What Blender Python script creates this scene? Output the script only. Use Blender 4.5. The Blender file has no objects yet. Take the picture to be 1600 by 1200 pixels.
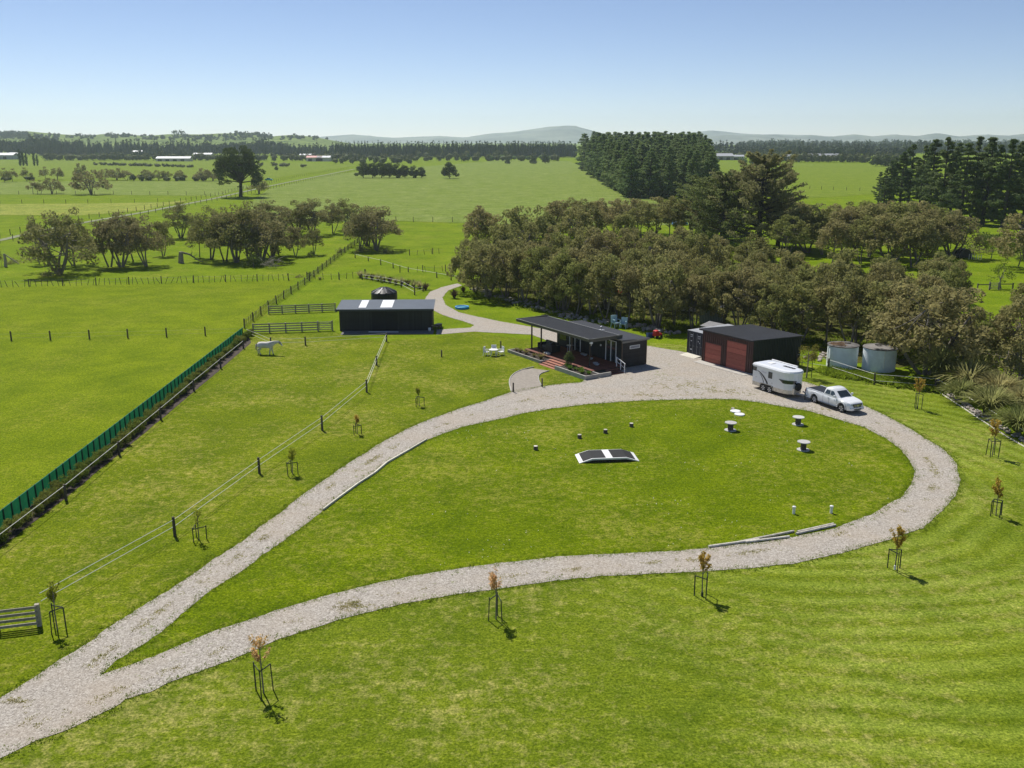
import bpy, math, random
import numpy as np
from mathutils import Vector, Matrix, noise
from mathutils.geometry import delaunay_2d_cdt
random.seed(7); RS = np.random.RandomState(7)
sc = bpy.context.scene
COL = sc.collection
R = math.radians
# ------------------------------------------------------------------ camera, sky, sun, exposure
FPX, PITCH, CAMH = 1450.0, math.atan(382 / 1450.0), 22.5
cd = bpy.data.cameras.new('camera'); cam = bpy.data.objects.new('camera', cd); COL.objects.link(cam)
cam.location = (0, 0, CAMH); cam.rotation_euler = (math.pi / 2 - PITCH, 0, 0)
cd.sensor_width = 36; cd.lens = 36 * FPX / 1600; cd.clip_start = .1; cd.clip_end = 40000
sc.camera = cam
SUN_AZ, SUN_EL = R(-30), R(54)          # azimuth from +Y, clockwise
w = bpy.data.worlds.new('World'); sc.world = w; w.use_nodes = True
nt = w.node_tree; bg = nt.nodes['Background']
sky = nt.nodes.new('ShaderNodeTexSky'); sky.sky_type = 'NISHITA'; sky.sun_disc = False
sky.sun_elevation = SUN_EL; sky.sun_rotation = SUN_AZ
sky.air_density = .6; sky.dust_density = 0; sky.ozone_density = 9.0; sky.altitude = 0
wb = nt.nodes.new('ShaderNodeMix'); wb.data_type = 'RGBA'; wb.blend_type = 'MULTIPLY'; wb.inputs[0].default_value = 1; wb.inputs[7].default_value = (1.06, .80, .67, 1)   # the camera's white balance
nt.links.new(sky.outputs[0], wb.inputs[6]); nt.links.new(wb.outputs[2], bg.inputs[0]); bg.inputs[1].default_value = .15
sd = bpy.data.lights.new('sun', 'SUN'); sd.energy = 5.0; sd.angle = R(.5); sd.color = (1, .955, .88)
so = bpy.data.objects.new('sun', sd); COL.objects.link(so)
sv = Vector((math.sin(SUN_AZ) * math.cos(SUN_EL), math.cos(SUN_AZ) * math.cos(SUN_EL), math.sin(SUN_EL)))
so.rotation_euler = sv.to_track_quat('Z', 'Y').to_euler(); so.location = (0, 0, 80)
vs = sc.view_settings; vs.view_transform = 'Standard'; vs.look = 'None'; vs.gamma = 1; vs.exposure = .1; vs.use_curve_mapping = False
sc.cycles.max_bounces = 6; sc.cycles.transparent_max_bounces = 8; sc.cycles.volume_bounces = 2

def G(u, v, z=0.0):                      # where the sight line of a survey point meets height z
    b = (v - 600) / FPX
    dy = math.cos(PITCH) - b * math.sin(PITCH); dz = -math.sin(PITCH) - b * math.cos(PITCH)
    t = (z - CAMH) / dz
    return Vector(((u - 800) / FPX * t, dy * t, z))
def HT(u, vb, vt):                       # height of something standing at (u, vb) whose top is at vt
    g = G(u, vb); b = (vt - 600) / FPX
    dy = math.cos(PITCH) - b * math.sin(PITCH); dz = -math.sin(PITCH) - b * math.cos(PITCH)
    return CAMH + dz * g.y / dy
# ------------------------------------------------------------------ materials
MATS = {}
def nd(t, k, **kw):
    n = t.nodes.new(k)
    for a, b in kw.items():
        if a in n.inputs.keys(): n.inputs[a].default_value = b
        else: setattr(n, a, b)
    return n
def rgba(c): return (c[0], c[1], c[2], 1)
def noise_tex(t, coord, scale, detail=3, rough=.55, stretch=None):
    src = coord
    if stretch:
        m = nd(t, 'ShaderNodeMapping'); m.inputs['Scale'].default_value = stretch
        t.links.new(src, m.inputs['Vector']); src = m.outputs[0]
    n = nd(t, 'ShaderNodeTexNoise'); n.inputs['Scale'].default_value = scale
    n.inputs['Detail'].default_value = detail; n.inputs['Roughness'].default_value = rough
    t.links.new(src, n.inputs['Vector']); return n.outputs['Fac']
def ramp(t, fac, stops):
    r = nd(t, 'ShaderNodeValToRGB'); el = r.color_ramp.elements
    while len(el) < len(stops): el.new(.5)
    for e, (p, c) in zip(el, stops): e.position = p; e.color = rgba(c) if len(c) == 3 else c
    t.links.new(fac, r.inputs[0]); return r.outputs[0]
def mix(t, fac, a, b, mode='MIX'):
    m = nd(t, 'ShaderNodeMix', data_type='RGBA', blend_type=mode)
    for sock, val in ((m.inputs[0], fac), (m.inputs[6], a), (m.inputs[7], b)):
        if isinstance(val, (int, float)): sock.default_value = val
        elif isinstance(val, tuple): sock.default_value = rgba(val)
        else: t.links.new(val, sock)
    return m.outputs[2]
def math_(t, op, a, b=None, c=None):
    m = nd(t, 'ShaderNodeMath', operation=op)
    for s, v in zip(m.inputs, (a, b, c)):
        if v is None: continue
        if isinstance(v, (int, float)): s.default_value = v
        else: t.links.new(v, s)
    return m.outputs[0]
def newmat(name):
    m = bpy.data.materials.new(name); m.use_nodes = True; t = m.node_tree
    return m, t, t.nodes['Principled BSDF']
def bump(t, p, h, strength, dist):
    b = nd(t, 'ShaderNodeBump'); b.inputs['Strength'].default_value = strength; b.inputs['Distance'].default_value = dist
    t.links.new(h, b.inputs['Height']); t.links.new(b.outputs[0], p.inputs['Normal'])
def mat(name, c, rough=.6, metal=0, var=.18, scale=3.0, bmp=.15, bdist=.01, spec=.4, c2=None, stretch=None, coat=0):
    if name in MATS: return MATS[name]
    m, t, p = newmat(name)
    co = nd(t, 'ShaderNodeTexCoord').outputs['Object']
    n = noise_tex(t, co, scale, 5, .65, stretch)
    n = math_(t, 'ADD', n, math_(t, 'MULTIPLY_ADD', nd(t, 'ShaderNodeObjectInfo').outputs['Random'], .3, -.15))
    lo = tuple(x * (1 - var) for x in c); hi = c2 or tuple(min(1, x * (1 + var)) for x in c)
    t.links.new(ramp(t, n, [(.3, lo), (.7, hi)]), p.inputs['Base Color'])
    p.inputs['Roughness'].default_value = rough; p.inputs['Metallic'].default_value = metal
    p.inputs['Specular IOR Level'].default_value = spec; p.inputs['Coat Weight'].default_value = coat
    if bmp: bump(t, p, noise_tex(t, co, scale * 6, 3, .6, stretch), bmp, bdist)
    MATS[name] = m; return m
def grass_mat(name, base, dark, dry, dry_lo=.6, stripes=None, fine=9.0, tint=None):
    m, t, p = newmat(name)
    pos = nd(t, 'ShaderNodeNewGeometry').outputs['Position']
    big = noise_tex(t, pos, .045, 4, .6); mid = noise_tex(t, pos, .38, 5, .65); fin = noise_tex(t, pos, fine, 4, .75)
    fin2 = noise_tex(t, pos, fine * .28, 4, .7, (1, 1.6, 1))
    c = mix(t, ramp(t, big, [(.35, (0, 0, 0)), (.65, (1, 1, 1))]), base, tuple(b * .6 + d * .4 for b, d in zip(base, dark)))
    c = mix(t, ramp(t, mid, [(.42, (0, 0, 0)), (.72, (.85, .85, .85))]), c, dark)
    dn = noise_tex(t, pos, 1.5, 7, .78)
    dz = math_(t, 'MULTIPLY', dn, math_(t, 'ADD', .62, math_(t, 'MULTIPLY', noise_tex(t, pos, .11, 2, .5), .76)))
    c = mix(t, ramp(t, dz, [(dry_lo - .06, (0, 0, 0)), (dry_lo + .12, (.7, .7, .7))]), c, dry)
    if stripes:
        cx, cy, sx, per, amp = stripes
        sp = nd(t, 'ShaderNodeSeparateXYZ'); t.links.new(pos, sp.inputs[0])
        dx = math_(t, 'MULTIPLY', math_(t, 'SUBTRACT', sp.outputs[0], cx), sx); dy = math_(t, 'SUBTRACT', sp.outputs[1], cy)
        r = math_(t, 'SQRT', math_(t, 'ADD', math_(t, 'MULTIPLY', dx, dx), math_(t, 'MULTIPLY', dy, dy)))
        r = math_(t, 'ADD', r, math_(t, 'MULTIPLY', noise_tex(t, pos, .12, 3, .6), 2.6))
        s = math_(t, 'SINE', math_(t, 'MULTIPLY', r, 2 * math.pi / per))
        near = math_(t, 'MULTIPLY_ADD', noise_tex(t, pos, .07, 2, .5), 3.4, -.9)
        near = math_(t, 'MULTIPLY', math_(t, 'MINIMUM', math_(t, 'MAXIMUM', near, .25), 1.0), math_(t, 'MINIMUM', math_(t, 'MAXIMUM', math_(t, 'MULTIPLY_ADD', sp.outputs[0], .09, -.2), 0.0), 1.0))
        s = math_(t, 'MULTIPLY', math_(t, 'MULTIPLY_ADD', s, .5, .5), near)
        c = mix(t, math_(t, 'MULTIPLY', s, amp), c, tuple(min(1, b * 1.55 + .03) for b in base))
    c = mix(t, 1.0, c, ramp(t, fin, [(.32, (.40, .46, .35)), (.5, (1, 1, 1)), (.70, (1.75, 1.6, 1.7))]), 'MULTIPLY')
    tf = noise_tex(t, pos, 4.2, 5, .8)
    c = mix(t, 1.0, c, ramp(t, tf, [(.36, (.70, .76, .62)), (.5, (1, 1, 1)), (.66, (1.3, 1.24, 1.4))]), 'MULTIPLY')
    lg = noise_tex(t, pos, .2, 4, .65)
    c = mix(t, 1.0, c, ramp(t, lg, [(.34, (.82, .86, .8)), (.66, (1.16, 1.12, 1.2))]), 'MULTIPLY')
    sp_ = noise_tex(t, pos, .55, 5, .7, (1, 1, 1.7))
    c = mix(t, ramp(t, sp_, [(.62, (0, 0, 0)), (.72, (.7, .7, .7))]), c, tuple(x * .7 for x in dark))
    c = mix(t, .8, c, ramp(t, fin2, [(.3, (.70, .75, .66)), (.7, (1.28, 1.22, 1.2))]), 'MULTIPLY')
    if tint: c = mix(t, tint[0], c, tint[1])
    t.links.new(c, p.inputs['Base Color']); p.inputs['Roughness'].default_value = .85; p.inputs['Specular IOR Level'].default_value = .02
    h = math_(t, 'ADD', math_(t, 'MULTIPLY', fin, .06), math_(t, 'MULTIPLY', fin2, .12))
    bump(t, p, h, .75, 1.0)
    MATS[name] = m; return m
def leaf_mat(name, a, b, trans=.3, var=.25, nscale=.35):
    m, t, p = newmat(name)
    oi = nd(t, 'ShaderNodeObjectInfo').outputs['Random']
    co = nd(t, 'ShaderNodeNewGeometry').outputs['Position']
    n = noise_tex(t, co, nscale, 3, .6); n2 = noise_tex(t, co, 2.6, 3, .7)
    f = math_(t, 'ADD', math_(t, 'MULTIPLY', oi, .5), math_(t, 'MULTIPLY', n, .55))
    c = mix(t, ramp(t, f, [(.25, (0, 0, 0)), (.75, (1, 1, 1))]), a, b)
    c = mix(t, 1.0, c, ramp(t, n2, [(.3, (1 - var,) * 3), (.7, (1 + var,) * 3)]), 'MULTIPLY')
    t.links.new(c, p.inputs['Base Color']); p.inputs['Roughness'].default_value = .75; p.inputs['Specular IOR Level'].default_value = .06
    tr = nd(t, 'ShaderNodeBsdfTranslucent'); t.links.new(c, tr.inputs[0])
    mx = nd(t, 'ShaderNodeMixShader'); mx.inputs[0].default_value = trans
    t.links.new(p.outputs[0], mx.inputs[1]); t.links.new(tr.outputs[0], mx.inputs[2])
    t.links.new(mx.outputs[0], t.nodes['Material Output'].inputs[0])
    MATS[name] = m; return m
# ------------------------------------------------------------------ mesh helpers
class MB:
    def __init__(s): s.v = []; s.f = []
    def add(s, vs, fs):
        o = len(s.v); s.v += [tuple(v) for v in vs]; s.f += [tuple(i + o for i in f) for f in fs]; return s
    def box(s, x0, y0, z0, x1, y1, z1, M=None):
        vs = [Vector((x, y, z)) for z in (z0, z1) for (x, y) in ((x0, y0), (x1, y0), (x1, y1), (x0, y1))]
        if M: vs = [M @ v for v in vs]
        return s.add(vs, [(3, 2, 1, 0), (4, 5, 6, 7), (0, 1, 5, 4), (1, 2, 6, 5), (2, 3, 7, 6), (3, 0, 4, 7)])
    def bar(s, a, b, w, h=None):         # square bar a->b
        a, b = Vector(a), Vector(b); h = h or w; d = (b - a); L = d.length
        q = d.to_track_quat('X', 'Z').to_matrix().to_4x4(); q.translation = a
        return s.box(0, -w / 2, -h / 2, L, w / 2, h / 2, q)
    def tube(s, pts, rad, n=6, cap=True):
        pts = [Vector(p) for p in pts]; k = len(pts)
        rad = [rad] * k if isinstance(rad, (int, float)) else rad
        vs = []; fs = []
        for i, p in enumerate(pts):
            d = (pts[min(i + 1, k - 1)] - pts[max(i - 1, 0)]).normalized()
            up = Vector((0, 0, 1)) if abs(d.z) < .9 else Vector((1, 0, 0))
            x = d.cross(up).normalized(); y = d.cross(x).normalized()
            for j in range(n):
                a = 2 * math.pi * j / n; vs.append(p + (x * math.cos(a) + y * math.sin(a)) * rad[i])
        for i in range(k - 1):
            for j in range(n): fs.append((i * n + j, i * n + (j + 1) % n, (i + 1) * n + (j + 1) % n, (i + 1) * n + j))
        if cap: fs += [tuple(range(n)), tuple(range((k - 1) * n, k * n))[::-1]]
        return s.add(vs, fs)
    def lathe(s, prof, n=24, cx=0, cy=0, M=None, cap=True):   # prof [(r, z)]
        vs = []; fs = []
        for r, z in prof:
            for j in range(n):
                a = 2 * math.pi * j / n; v = Vector((cx + r * math.cos(a), cy + r * math.sin(a), z)); vs.append(M @ v if M else v)
        k = len(prof)
        for i in range(k - 1):
            for j in range(n): fs.append((i * n + j, i * n + (j + 1) % n, (i + 1) * n + (j + 1) % n, (i + 1) * n + j))
        if cap: fs += [tuple(range(n))[::-1], tuple(range((k - 1) * n, k * n))]
        return s.add(vs, fs)
    def prism(s, poly, axis, a, b):      # extrude 2D poly along an axis ('x','y','z')
        def P(p, t): return {'x': (t, p[0], p[1]), 'y': (p[0], t, p[1]), 'z': (p[0], p[1], t)}[axis]
        n = len(poly)
        vs = [P(p, a) for p in poly] + [P(p, b) for p in poly]
        return s.add(vs, [tuple(range(n)), tuple(range(n, 2 * n))[::-1]] + [(i, (i + 1) % n, n + (i + 1) % n, n + i) for i in range(n)])
    def loft(s, secs, close=True):
        n = len(secs[0]); vs = [v for q in secs for v in q]; fs = []
        for i in range(len(secs) - 1):
            for j in range(n): fs.append((i * n + j, i * n + (j + 1) % n, (i + 1) * n + (j + 1) % n, (i + 1) * n + j))
        if close: fs += [tuple(range(n))[::-1], tuple(range((len(secs) - 1) * n, len(secs) * n))]
        return s.add(vs, fs)
    def mesh(s, name, smooth=False):
        me = bpy.data.meshes.new(name); me.from_pydata(s.v, [], s.f); me.update()
        if smooth: me.polygons.foreach_set('use_smooth', [True] * len(me.polygons))
        return me
def fixn(me):
    import bmesh
    bm = bmesh.new(); bm.from_mesh(me); bmesh.ops.recalc_face_normals(bm, faces=bm.faces); bm.to_mesh(me); bm.free(); return me
def obj(name, me, m=None, parent=None, loc=None, smooth=False, fix=True, bev=0):
    if isinstance(me, MB):
        me = me.mesh(name, smooth)
        if fix: fixn(me)
    o = bpy.data.objects.new(name, me); COL.objects.link(o)
    if m and not me.materials: me.materials.append(m)
    if parent: o.parent = parent
    if loc is not None: o.location = loc
    if bev:
        b = o.modifiers.new('bevel', 'BEVEL'); b.width = bev; b.segments = 2; b.limit_method = 'ANGLE'
    return o
def tag(o, label=None, cat=None, group=None, kind=None):
    if label: o['label'] = label
    if cat: o['category'] = cat
    if group: o['group'] = group
    if kind: o['kind'] = kind
    return o
def thing(name, label, cat, loc=(0, 0, 0), rz=0, group=None):
    o = bpy.data.objects.new(name, None); COL.objects.link(o); o.location = loc; o.rotation_euler = (0, 0, rz)
    return tag(o, label, cat, group)
def copy_tree(root, loc, rz=0, s=1.0, label=None, group=None):
    def cp(o, par):
        c = o.copy(); COL.objects.link(c)
        if par: c.parent = par
        for ch in kids(o): cp(ch, c)
        return c
    r = cp(root, None); r.location = loc; r.rotation_euler = (0, 0, rz); r.scale = (s, s, s) if isinstance(s, (int, float)) else s
    if label: r['label'] = label
    if group: r['group'] = group
    return r
KIDS = {}
def kids(o): return [c for c in KIDS.get(o.name, [])]
def reg(root):                            # remember a prototype's children (avoids scanning all objects)
    for o in list(COL.objects):
        if o.parent: KIDS.setdefault(o.parent.name, [])
    for o in list(COL.objects):
        if o.parent and o not in KIDS[o.parent.name]: KIDS[o.parent.name].append(o)
def leaves(centers, radii, n, size, flat=1.0, outw=.8, aspect=1.6, hang=0.0, shell=.55):
    """leaf quads filling balls; returns vertex array (4k,3)"""
    out = []
    for (c, r) in zip(centers, radii):
        k = int(n * (r ** 2 if n > 0 else 1)) if isinstance(n, float) else n
        d = RS.normal(size=(k, 3)); d /= np.linalg.norm(d, axis=1)[:, None]
        rad = r * (shell + (1 - shell) * RS.rand(k)) ; p = d * rad[:, None]; p[:, 2] *= flat
        nn = d * outw + RS.normal(size=(k, 3)) * .6; nn[:, 2] += .15; nn /= np.linalg.norm(nn, axis=1)[:, None]
        a = np.cross(nn, RS.normal(size=(k, 3))); a /= np.linalg.norm(a, axis=1)[:, None]
        b = np.cross(nn, a); s = size * (.6 + .8 * RS.rand(k))[:, None]
        a *= s; b *= s / aspect
        pc = p + np.array(c)
        out.append(np.stack([pc - a, pc + b * .9, pc + a, pc - b * .9], 1).reshape(-1, 3))
    return np.concatenate(out)
def quadmesh(name, V):
    k = len(V) // 4; me = bpy.data.meshes.new(name)
    me.vertices.add(len(V)); me.vertices.foreach_set('co', V.astype(np.float32).ravel())
    me.loops.add(len(V)); me.loops.foreach_set('vertex_index', np.arange(len(V), dtype=np.int32))
    me.polygons.add(k); me.polygons.foreach_set('loop_start', np.arange(k, dtype=np.int32) * 4)
    me.polygons.foreach_set('loop_total', np.full(k, 4, dtype=np.int32)); me.update(calc_edges=True); return me
def resample(P, step, closed=False):
    P = [Vector(p) for p in P]; out = []
    n = len(P)
    for i in range(n if closed else n - 1):
        a, b = P[i], P[(i + 1) % n]; k = max(1, int((b - a).length / step))
        for j in range(k): out.append(a.lerp(b, j / k))
    if not closed: out.append(P[-1])
    return out
def chaikin(P, it=2, closed=True):
    for _ in range(it):
        Q = []; n = len(P)
        for i in range(n if closed else n - 1):
            a, b = P[i], P[(i + 1) % n]; Q += [a.lerp(b, .25), a.lerp(b, .75)]
        if not closed: Q = [P[0]] + Q + [P[-1]]
        P = Q
    return P
def inside(x, y, poly):
    c = False; n = len(poly); j = n - 1
    for i in range(n):
        xi, yi = poly[i][0], poly[i][1]; xj, yj = poly[j][0], poly[j][1]
        if (yi > y) != (yj > y) and x < (xj - xi) * (y - yi) / (yj - yi) + xi: c = not c
        j = i
    return c
def rough_outline(P, step, amp):
    P = resample(P, step, True); out = []
    for p in P:
        n1 = noise.noise(Vector((p.x * .45, p.y * .45, 3))); n2 = noise.noise(Vector((p.x * 2.1, p.y * 2.1, 9))); n3 = noise.noise(Vector((p.x * 6, p.y * 6, 5)))
        m1 = noise.noise(Vector((p.x * .45, p.y * .45, 33))); m2 = noise.noise(Vector((p.x * 2.1, p.y * 2.1, 39))); m3 = noise.noise(Vector((p.x * 6, p.y * 6, 35)))
        out.append(Vector((p.x + amp * (n1 + n2 * .8 + n3 * .5), p.y + amp * (m1 + m2 * .8 + m3 * .5), 0)))
    return out
def sheet(name, outer, holes, z, m, kind='structure'):
    vs = []; es = []
    for loop in [outer] + holes:
        o = len(vs); vs += [Vector((p.x, p.y)) for p in loop]; n = len(loop)
        es += [(o + i, o + (i + 1) % n) for i in range(n)]
    r = delaunay_2d_cdt(vs, es, [], 0, 1e-5); V = r[0]; F = []
    for f in r[2]:
        cx = sum(V[i].x for i in f) / 3; cy = sum(V[i].y for i in f) / 3
        if inside(cx, cy, outer) and not any(inside(cx, cy, h) for h in holes): F.append(tuple(f))
    me = bpy.data.meshes.new(name); me.from_pydata([(v.x, v.y, z) for v in V], [], F); me.update()
    for p in me.polygons:
        if p.normal.z < 0: p.flip()
    o = obj(name, me, m); o['kind'] = kind; return o
def PX(*pts): return [G(u, v) for u, v in pts]
# ------------------------------------------------------------------ ground, fields, gravel
G_BASE, G_DARK, G_DRY = (.135, .205, .014), (.085, .155, .010), (.26, .25, .055)
gm_pasture = grass_mat('pasture', (.160, .232, .008), (.120, .190, .006), (.28, .28, .04), .58)
LC = G(1215, 752)
gm_lawn = grass_mat('lawn', (.150, .198, .012), (.096, .146, .008), (.34, .32, .10), .55, stripes=(LC.x, LC.y, .92, 1.5, .5))
gm_island = grass_mat('island_lawn', (.132, .186, .004), (.088, .140, .003), (.27, .27, .05), .55)
gm_left = grass_mat('left_paddock', (.172, .230, .007), (.122, .180, .005), (.24, .26, .03), .58)
gm_mid = grass_mat('horse_paddock', (.154, .200, .008), (.098, .148, .006), (.34, .31, .08), .555)
gm_pale = grass_mat('pale_field', (.165, .225, .045), (.13, .195, .015), (.24, .28, .09), .50, fine=2.0)
gm_far = grass_mat('far_field', (.165, .225, .02), (.125, .19, .015), (.24, .27, .06), .56, fine=2.0)
gm_dry = grass_mat('dry_field', (.235, .275, .05), (.18, .24, .03), (.34, .33, .08), .52, fine=2.0)

me = MB(); S = 9000
me.add([(-S, -60, 0), (S, -60, 0), (S, S, 0), (-S, S, 0)], [(0, 1, 2, 3)])
tag(obj('ground', me, gm_pasture), kind='structure')
OUT = PX((-120, 1168), (0, 1092), (50, 1062), (93, 1032), (150, 998), (163, 985), (257, 927), (360, 859), (443, 798), (472, 774), (551, 720), (607, 686), (637, 670),
  (680, 652), (720, 638), (760, 626), (795, 614), (800, 612), (815, 610), (845, 604), (880, 600), (908, 598), (912, 594), (880, 560), (861, 535), (830, 523), (740, 518.5), (682, 523),
  (682, 515.5), (735, 512), (742, 508), (720, 501), (690, 492), (668, 480), (664, 468), (672, 456), (690, 449), (715, 443), (722, 446), (700, 454), (691, 465), (696, 476), (716, 488), (745, 495), (780, 502),
  (830, 511), (900, 522), (960, 532), (1015, 541), (1062, 549), (1092, 556), (1140, 550), (1170, 570), (1215, 585), (1262, 598), (1300, 611), (1345, 632), (1380, 648), (1415, 666), (1445, 685), (1473, 701),
  (1494, 725), (1501, 753), (1492, 776), (1473, 797), (1442, 826), (1390, 844), (1302, 868), (1236, 882), (1145, 890), (1040, 896), (940, 901), (860, 909), (730, 927), (632, 943), (535, 967), (437, 1000),
  (389, 1019), (340, 1039), (260, 1068), (237, 1082), (200, 1093), (175, 1109), (142, 1123), (100, 1143), (58, 1158), (0, 1187), (-120, 1250))
ISL = PX((157, 1056), (183, 1032), (230, 1003), (257, 983), (322, 929), (360, 903), (420, 862), (470, 825), (504, 798), (540, 769), (607, 722), (667, 688), (720, 668), (780, 655), (820, 646), (860, 639), (917, 632), (1004, 626),
  (1090, 624), (1147, 624), (1191, 630), (1262, 642), (1320, 659), (1350, 668), (1380, 683), (1403, 699), (1420, 718), (1429, 736), (1424, 757), (1410, 776), (1380, 792), (1365, 803), (1306, 826), (1240, 840), (1173, 849),
  (1106, 856), (1040, 863), (950, 866), (860, 871), (827, 875), (697, 891), (600, 909), (493, 935), (405, 964), (340, 985), (260, 1018), (217, 1035))
OUTR = rough_outline(OUT, .28, .10); ISLR = rough_outline(ISL, .28, .10)
def gravel_material():
    m, t, p = newmat('gravel')
    pos = nd(t, 'ShaderNodeNewGeometry').outputs['Position']
    vo = nd(t, 'ShaderNodeTexVoronoi'); vo.inputs['Scale'].default_value = 15; vo.inputs['Randomness'].default_value = 1; t.links.new(pos, vo.inputs['Vector'])
    vo2 = nd(t, 'ShaderNodeTexVoronoi'); vo2.inputs['Scale'].default_value = 34; t.links.new(pos, vo2.inputs['Vector'])
    g = nd(t, 'ShaderNodeSeparateColor'); t.links.new(vo.outputs['Color'], g.inputs[0])
    g2 = nd(t, 'ShaderNodeSeparateColor'); t.links.new(vo2.outputs['Color'], g2.inputs[0])
    c = ramp(t, g.outputs[0], [(0, (.15, .13, .11)), (.25, (.305, .275, .228)), (.7, (.44, .402, .342)), (1, (.70, .66, .58))])
    c = mix(t, .5, c, ramp(t, g2.outputs[1], [(0, (.17, .15, .13)), (.5, (.34, .30, .26)), (1, (.55, .51, .46))]))
    c = mix(t, ramp(t, noise_tex(t, pos, .25, 5, .65), [(.42, (0, 0, 0)), (.68, (.75, .75, .75))]), c, mix(t, .6, c, (.40, .33, .25)))
    c = mix(t, ramp(t, noise_tex(t, pos, 1.4, 5, .7), [(.62, (0, 0, 0)), (.75, (.5, .5, .5))]), c, (.20, .175, .12))
    # weeds come through in the middle of the tracks
    wd = math_(t, 'MULTIPLY', noise_tex(t, pos, 1.7, 5, .75), math_(t, 'ADD', .55, math_(t, 'MULTIPLY', noise_tex(t, pos, .16, 2, .5), .9)))
    c = mix(t, ramp(t, wd, [(.66, (0, 0, 0)), (.72, (.7, .7, .7))]), c, (.16, .19, .045))
    t.links.new(c, p.inputs['Base Color']); p.inputs['Roughness'].default_value = .9; p.inputs['Specular IOR Level'].default_value = .2
    bump(t, p, math_(t, 'ADD', math_(t, 'MULTIPLY', vo.outputs['Distance'], -.5), math_(t, 'MULTIPLY', vo2.outputs['Distance'], -.3)), .55, .05)
    return m
gravel = gravel_material()
sheet('gravel_driveway', OUTR, [ISLR], .030, gravel)
sheet('lawn_island', ISLR, [], .020, gm_island)
# mown lawn round the loop
LAWN = [Vector(p) for p in ((-60, 18, 0), (90, 18, 0), (90, 60, 0))] + PX((1620, 705), (1560, 672), (1470, 612), (1290, 575), (1225, 565), (1130, 545)) + [G(1015, 535)] + \
       PX((1015, 560), (900, 600), (790, 615), (640, 668), (443, 800), (257, 930), (90, 1035))
sheet('mown_lawn', resample(LAWN, 3, True), [], .010, gm_lawn)
sheet('horse_paddock', PX((90, 1035), (-60, 1130), (-120, 960), (0, 850), (395, 520), (520, 519), (600, 534), (740, 519), (862, 536), (880, 560), (900, 600), (790, 615), (640, 668), (443, 800), (257, 930)), [], .012, gm_mid)
sheet('left_paddock', PX((-900, 1300), (-1300, 450), (0, 449), (460, 437.5), (395, 512), (0, 834), (-350, 1110)), [], .012, gm_left)
sheet('pale_crop_field', PX((0, 304), (0, 284), (150, 283), (360, 283), (395, 292), (340, 306), (200, 305)), [], .05, gm_pale)
sheet('hay_field', PX((0, 336), (0, 319), (150, 318), (260, 316), (300, 312), (225, 329), (120, 337)), [], .05, gm_dry)
sheet('centre_field', PX((395, 345), (640, 346), (775, 350), (1120, 352), (1000, 300), (890, 252), (790, 250), (640, 262), (520, 272), (420, 295), (390, 318)), [], .05, gm_pale)
sheet('far_left_field', PX((-50, 280), (-50, 250), (270, 250), (560, 258), (520, 264), (400, 283), (150, 281)), [], .06, gm_far)
sheet('far_right_field', PX((1095, 258), (1120, 253), (1400, 257), (1420, 300), (1260, 310), (1150, 300)), [], .05, gm_far)
gm_shade_floor = grass_mat('shade_tinted_grove_floor', (.075, .105, .012), (.060, .055, .022), (.13, .11, .045), .50)  # brown soil and litter, with the trees' shade darkened into the colour
sheet('shade_tinted_grove_floor', rough_outline(PX((738, 456), (770, 470), (838, 482), (905, 496), (985, 509), (1075, 521), (1165, 528), (1262, 540), (1300, 562), (1400, 574), (1450, 570), (1500, 530), (1470, 470), (1410, 428), (1180, 424), (1000, 422), (860, 424), (730, 440)), 1.2, 1.2), [], .030, gm_shade_floor)
# far lane
def ribbon(name, pts, wdt, z, m):
    P = chaikin(pts, 2, False); b = MB(); vs = []; fs = []
    for i, p in enumerate(P):
        d = (P[min(i + 1, len(P) - 1)] - P[max(i - 1, 0)]).normalized(); n = Vector((-d.y, d.x, 0)); k = wdt / 2 * (1 + .18 * noise.noise(p * .3))
        vs += [(p + n * k).to_tuple()[:2] + (z,), (p - n * k).to_tuple()[:2] + (z,)]
    fs = [(2 * i, 2 * i + 1, 2 * i + 3, 2 * i + 2) for i in range(len(P) - 1)]
    b.add(vs, fs); o = obj(name, b, m); o['kind'] = 'structure'
    if o.data.polygons[0].normal.z < 0:
        for q in o.data.polygons: q.flip()
    return o
lane_m = mat('lane_gravel', (.19, .21, .10), .9, var=.25, scale=.5, bmp=0)
ribbon('farm_lane', PX((-120, 401), (0, 376), (42, 366), (107, 352), (225, 332), (265, 324), (337, 310), (362, 304), (420, 291), (480, 279), (555, 264)), 2.2, .08, lane_m)
path_m = mat('fine_path', (.34, .30, .25), .9, var=.2, scale=3, bmp=.4)
sheet('garden_path', rough_outline(PX((832, 576), (812, 579), (799, 587), (795, 597), (799, 613), (822, 611), (846, 604), (841, 594), (842, 585), (858, 580)), .4, .03), [], .040, path_m)
for pts in (((834, 574), (812, 579), (799, 587), (795, 597), (799, 612)), ((858, 580), (842, 585), (841, 594), (846, 603))):
    b = MB(); b.tube([p + Vector((0, 0, .05)) for p in chaikin(PX(*pts), 2, False)], .06, 6)
    tag(obj('path_edging', b, mat('edging_concrete', (.42, .40, .36), .8)), kind='structure')
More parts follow.
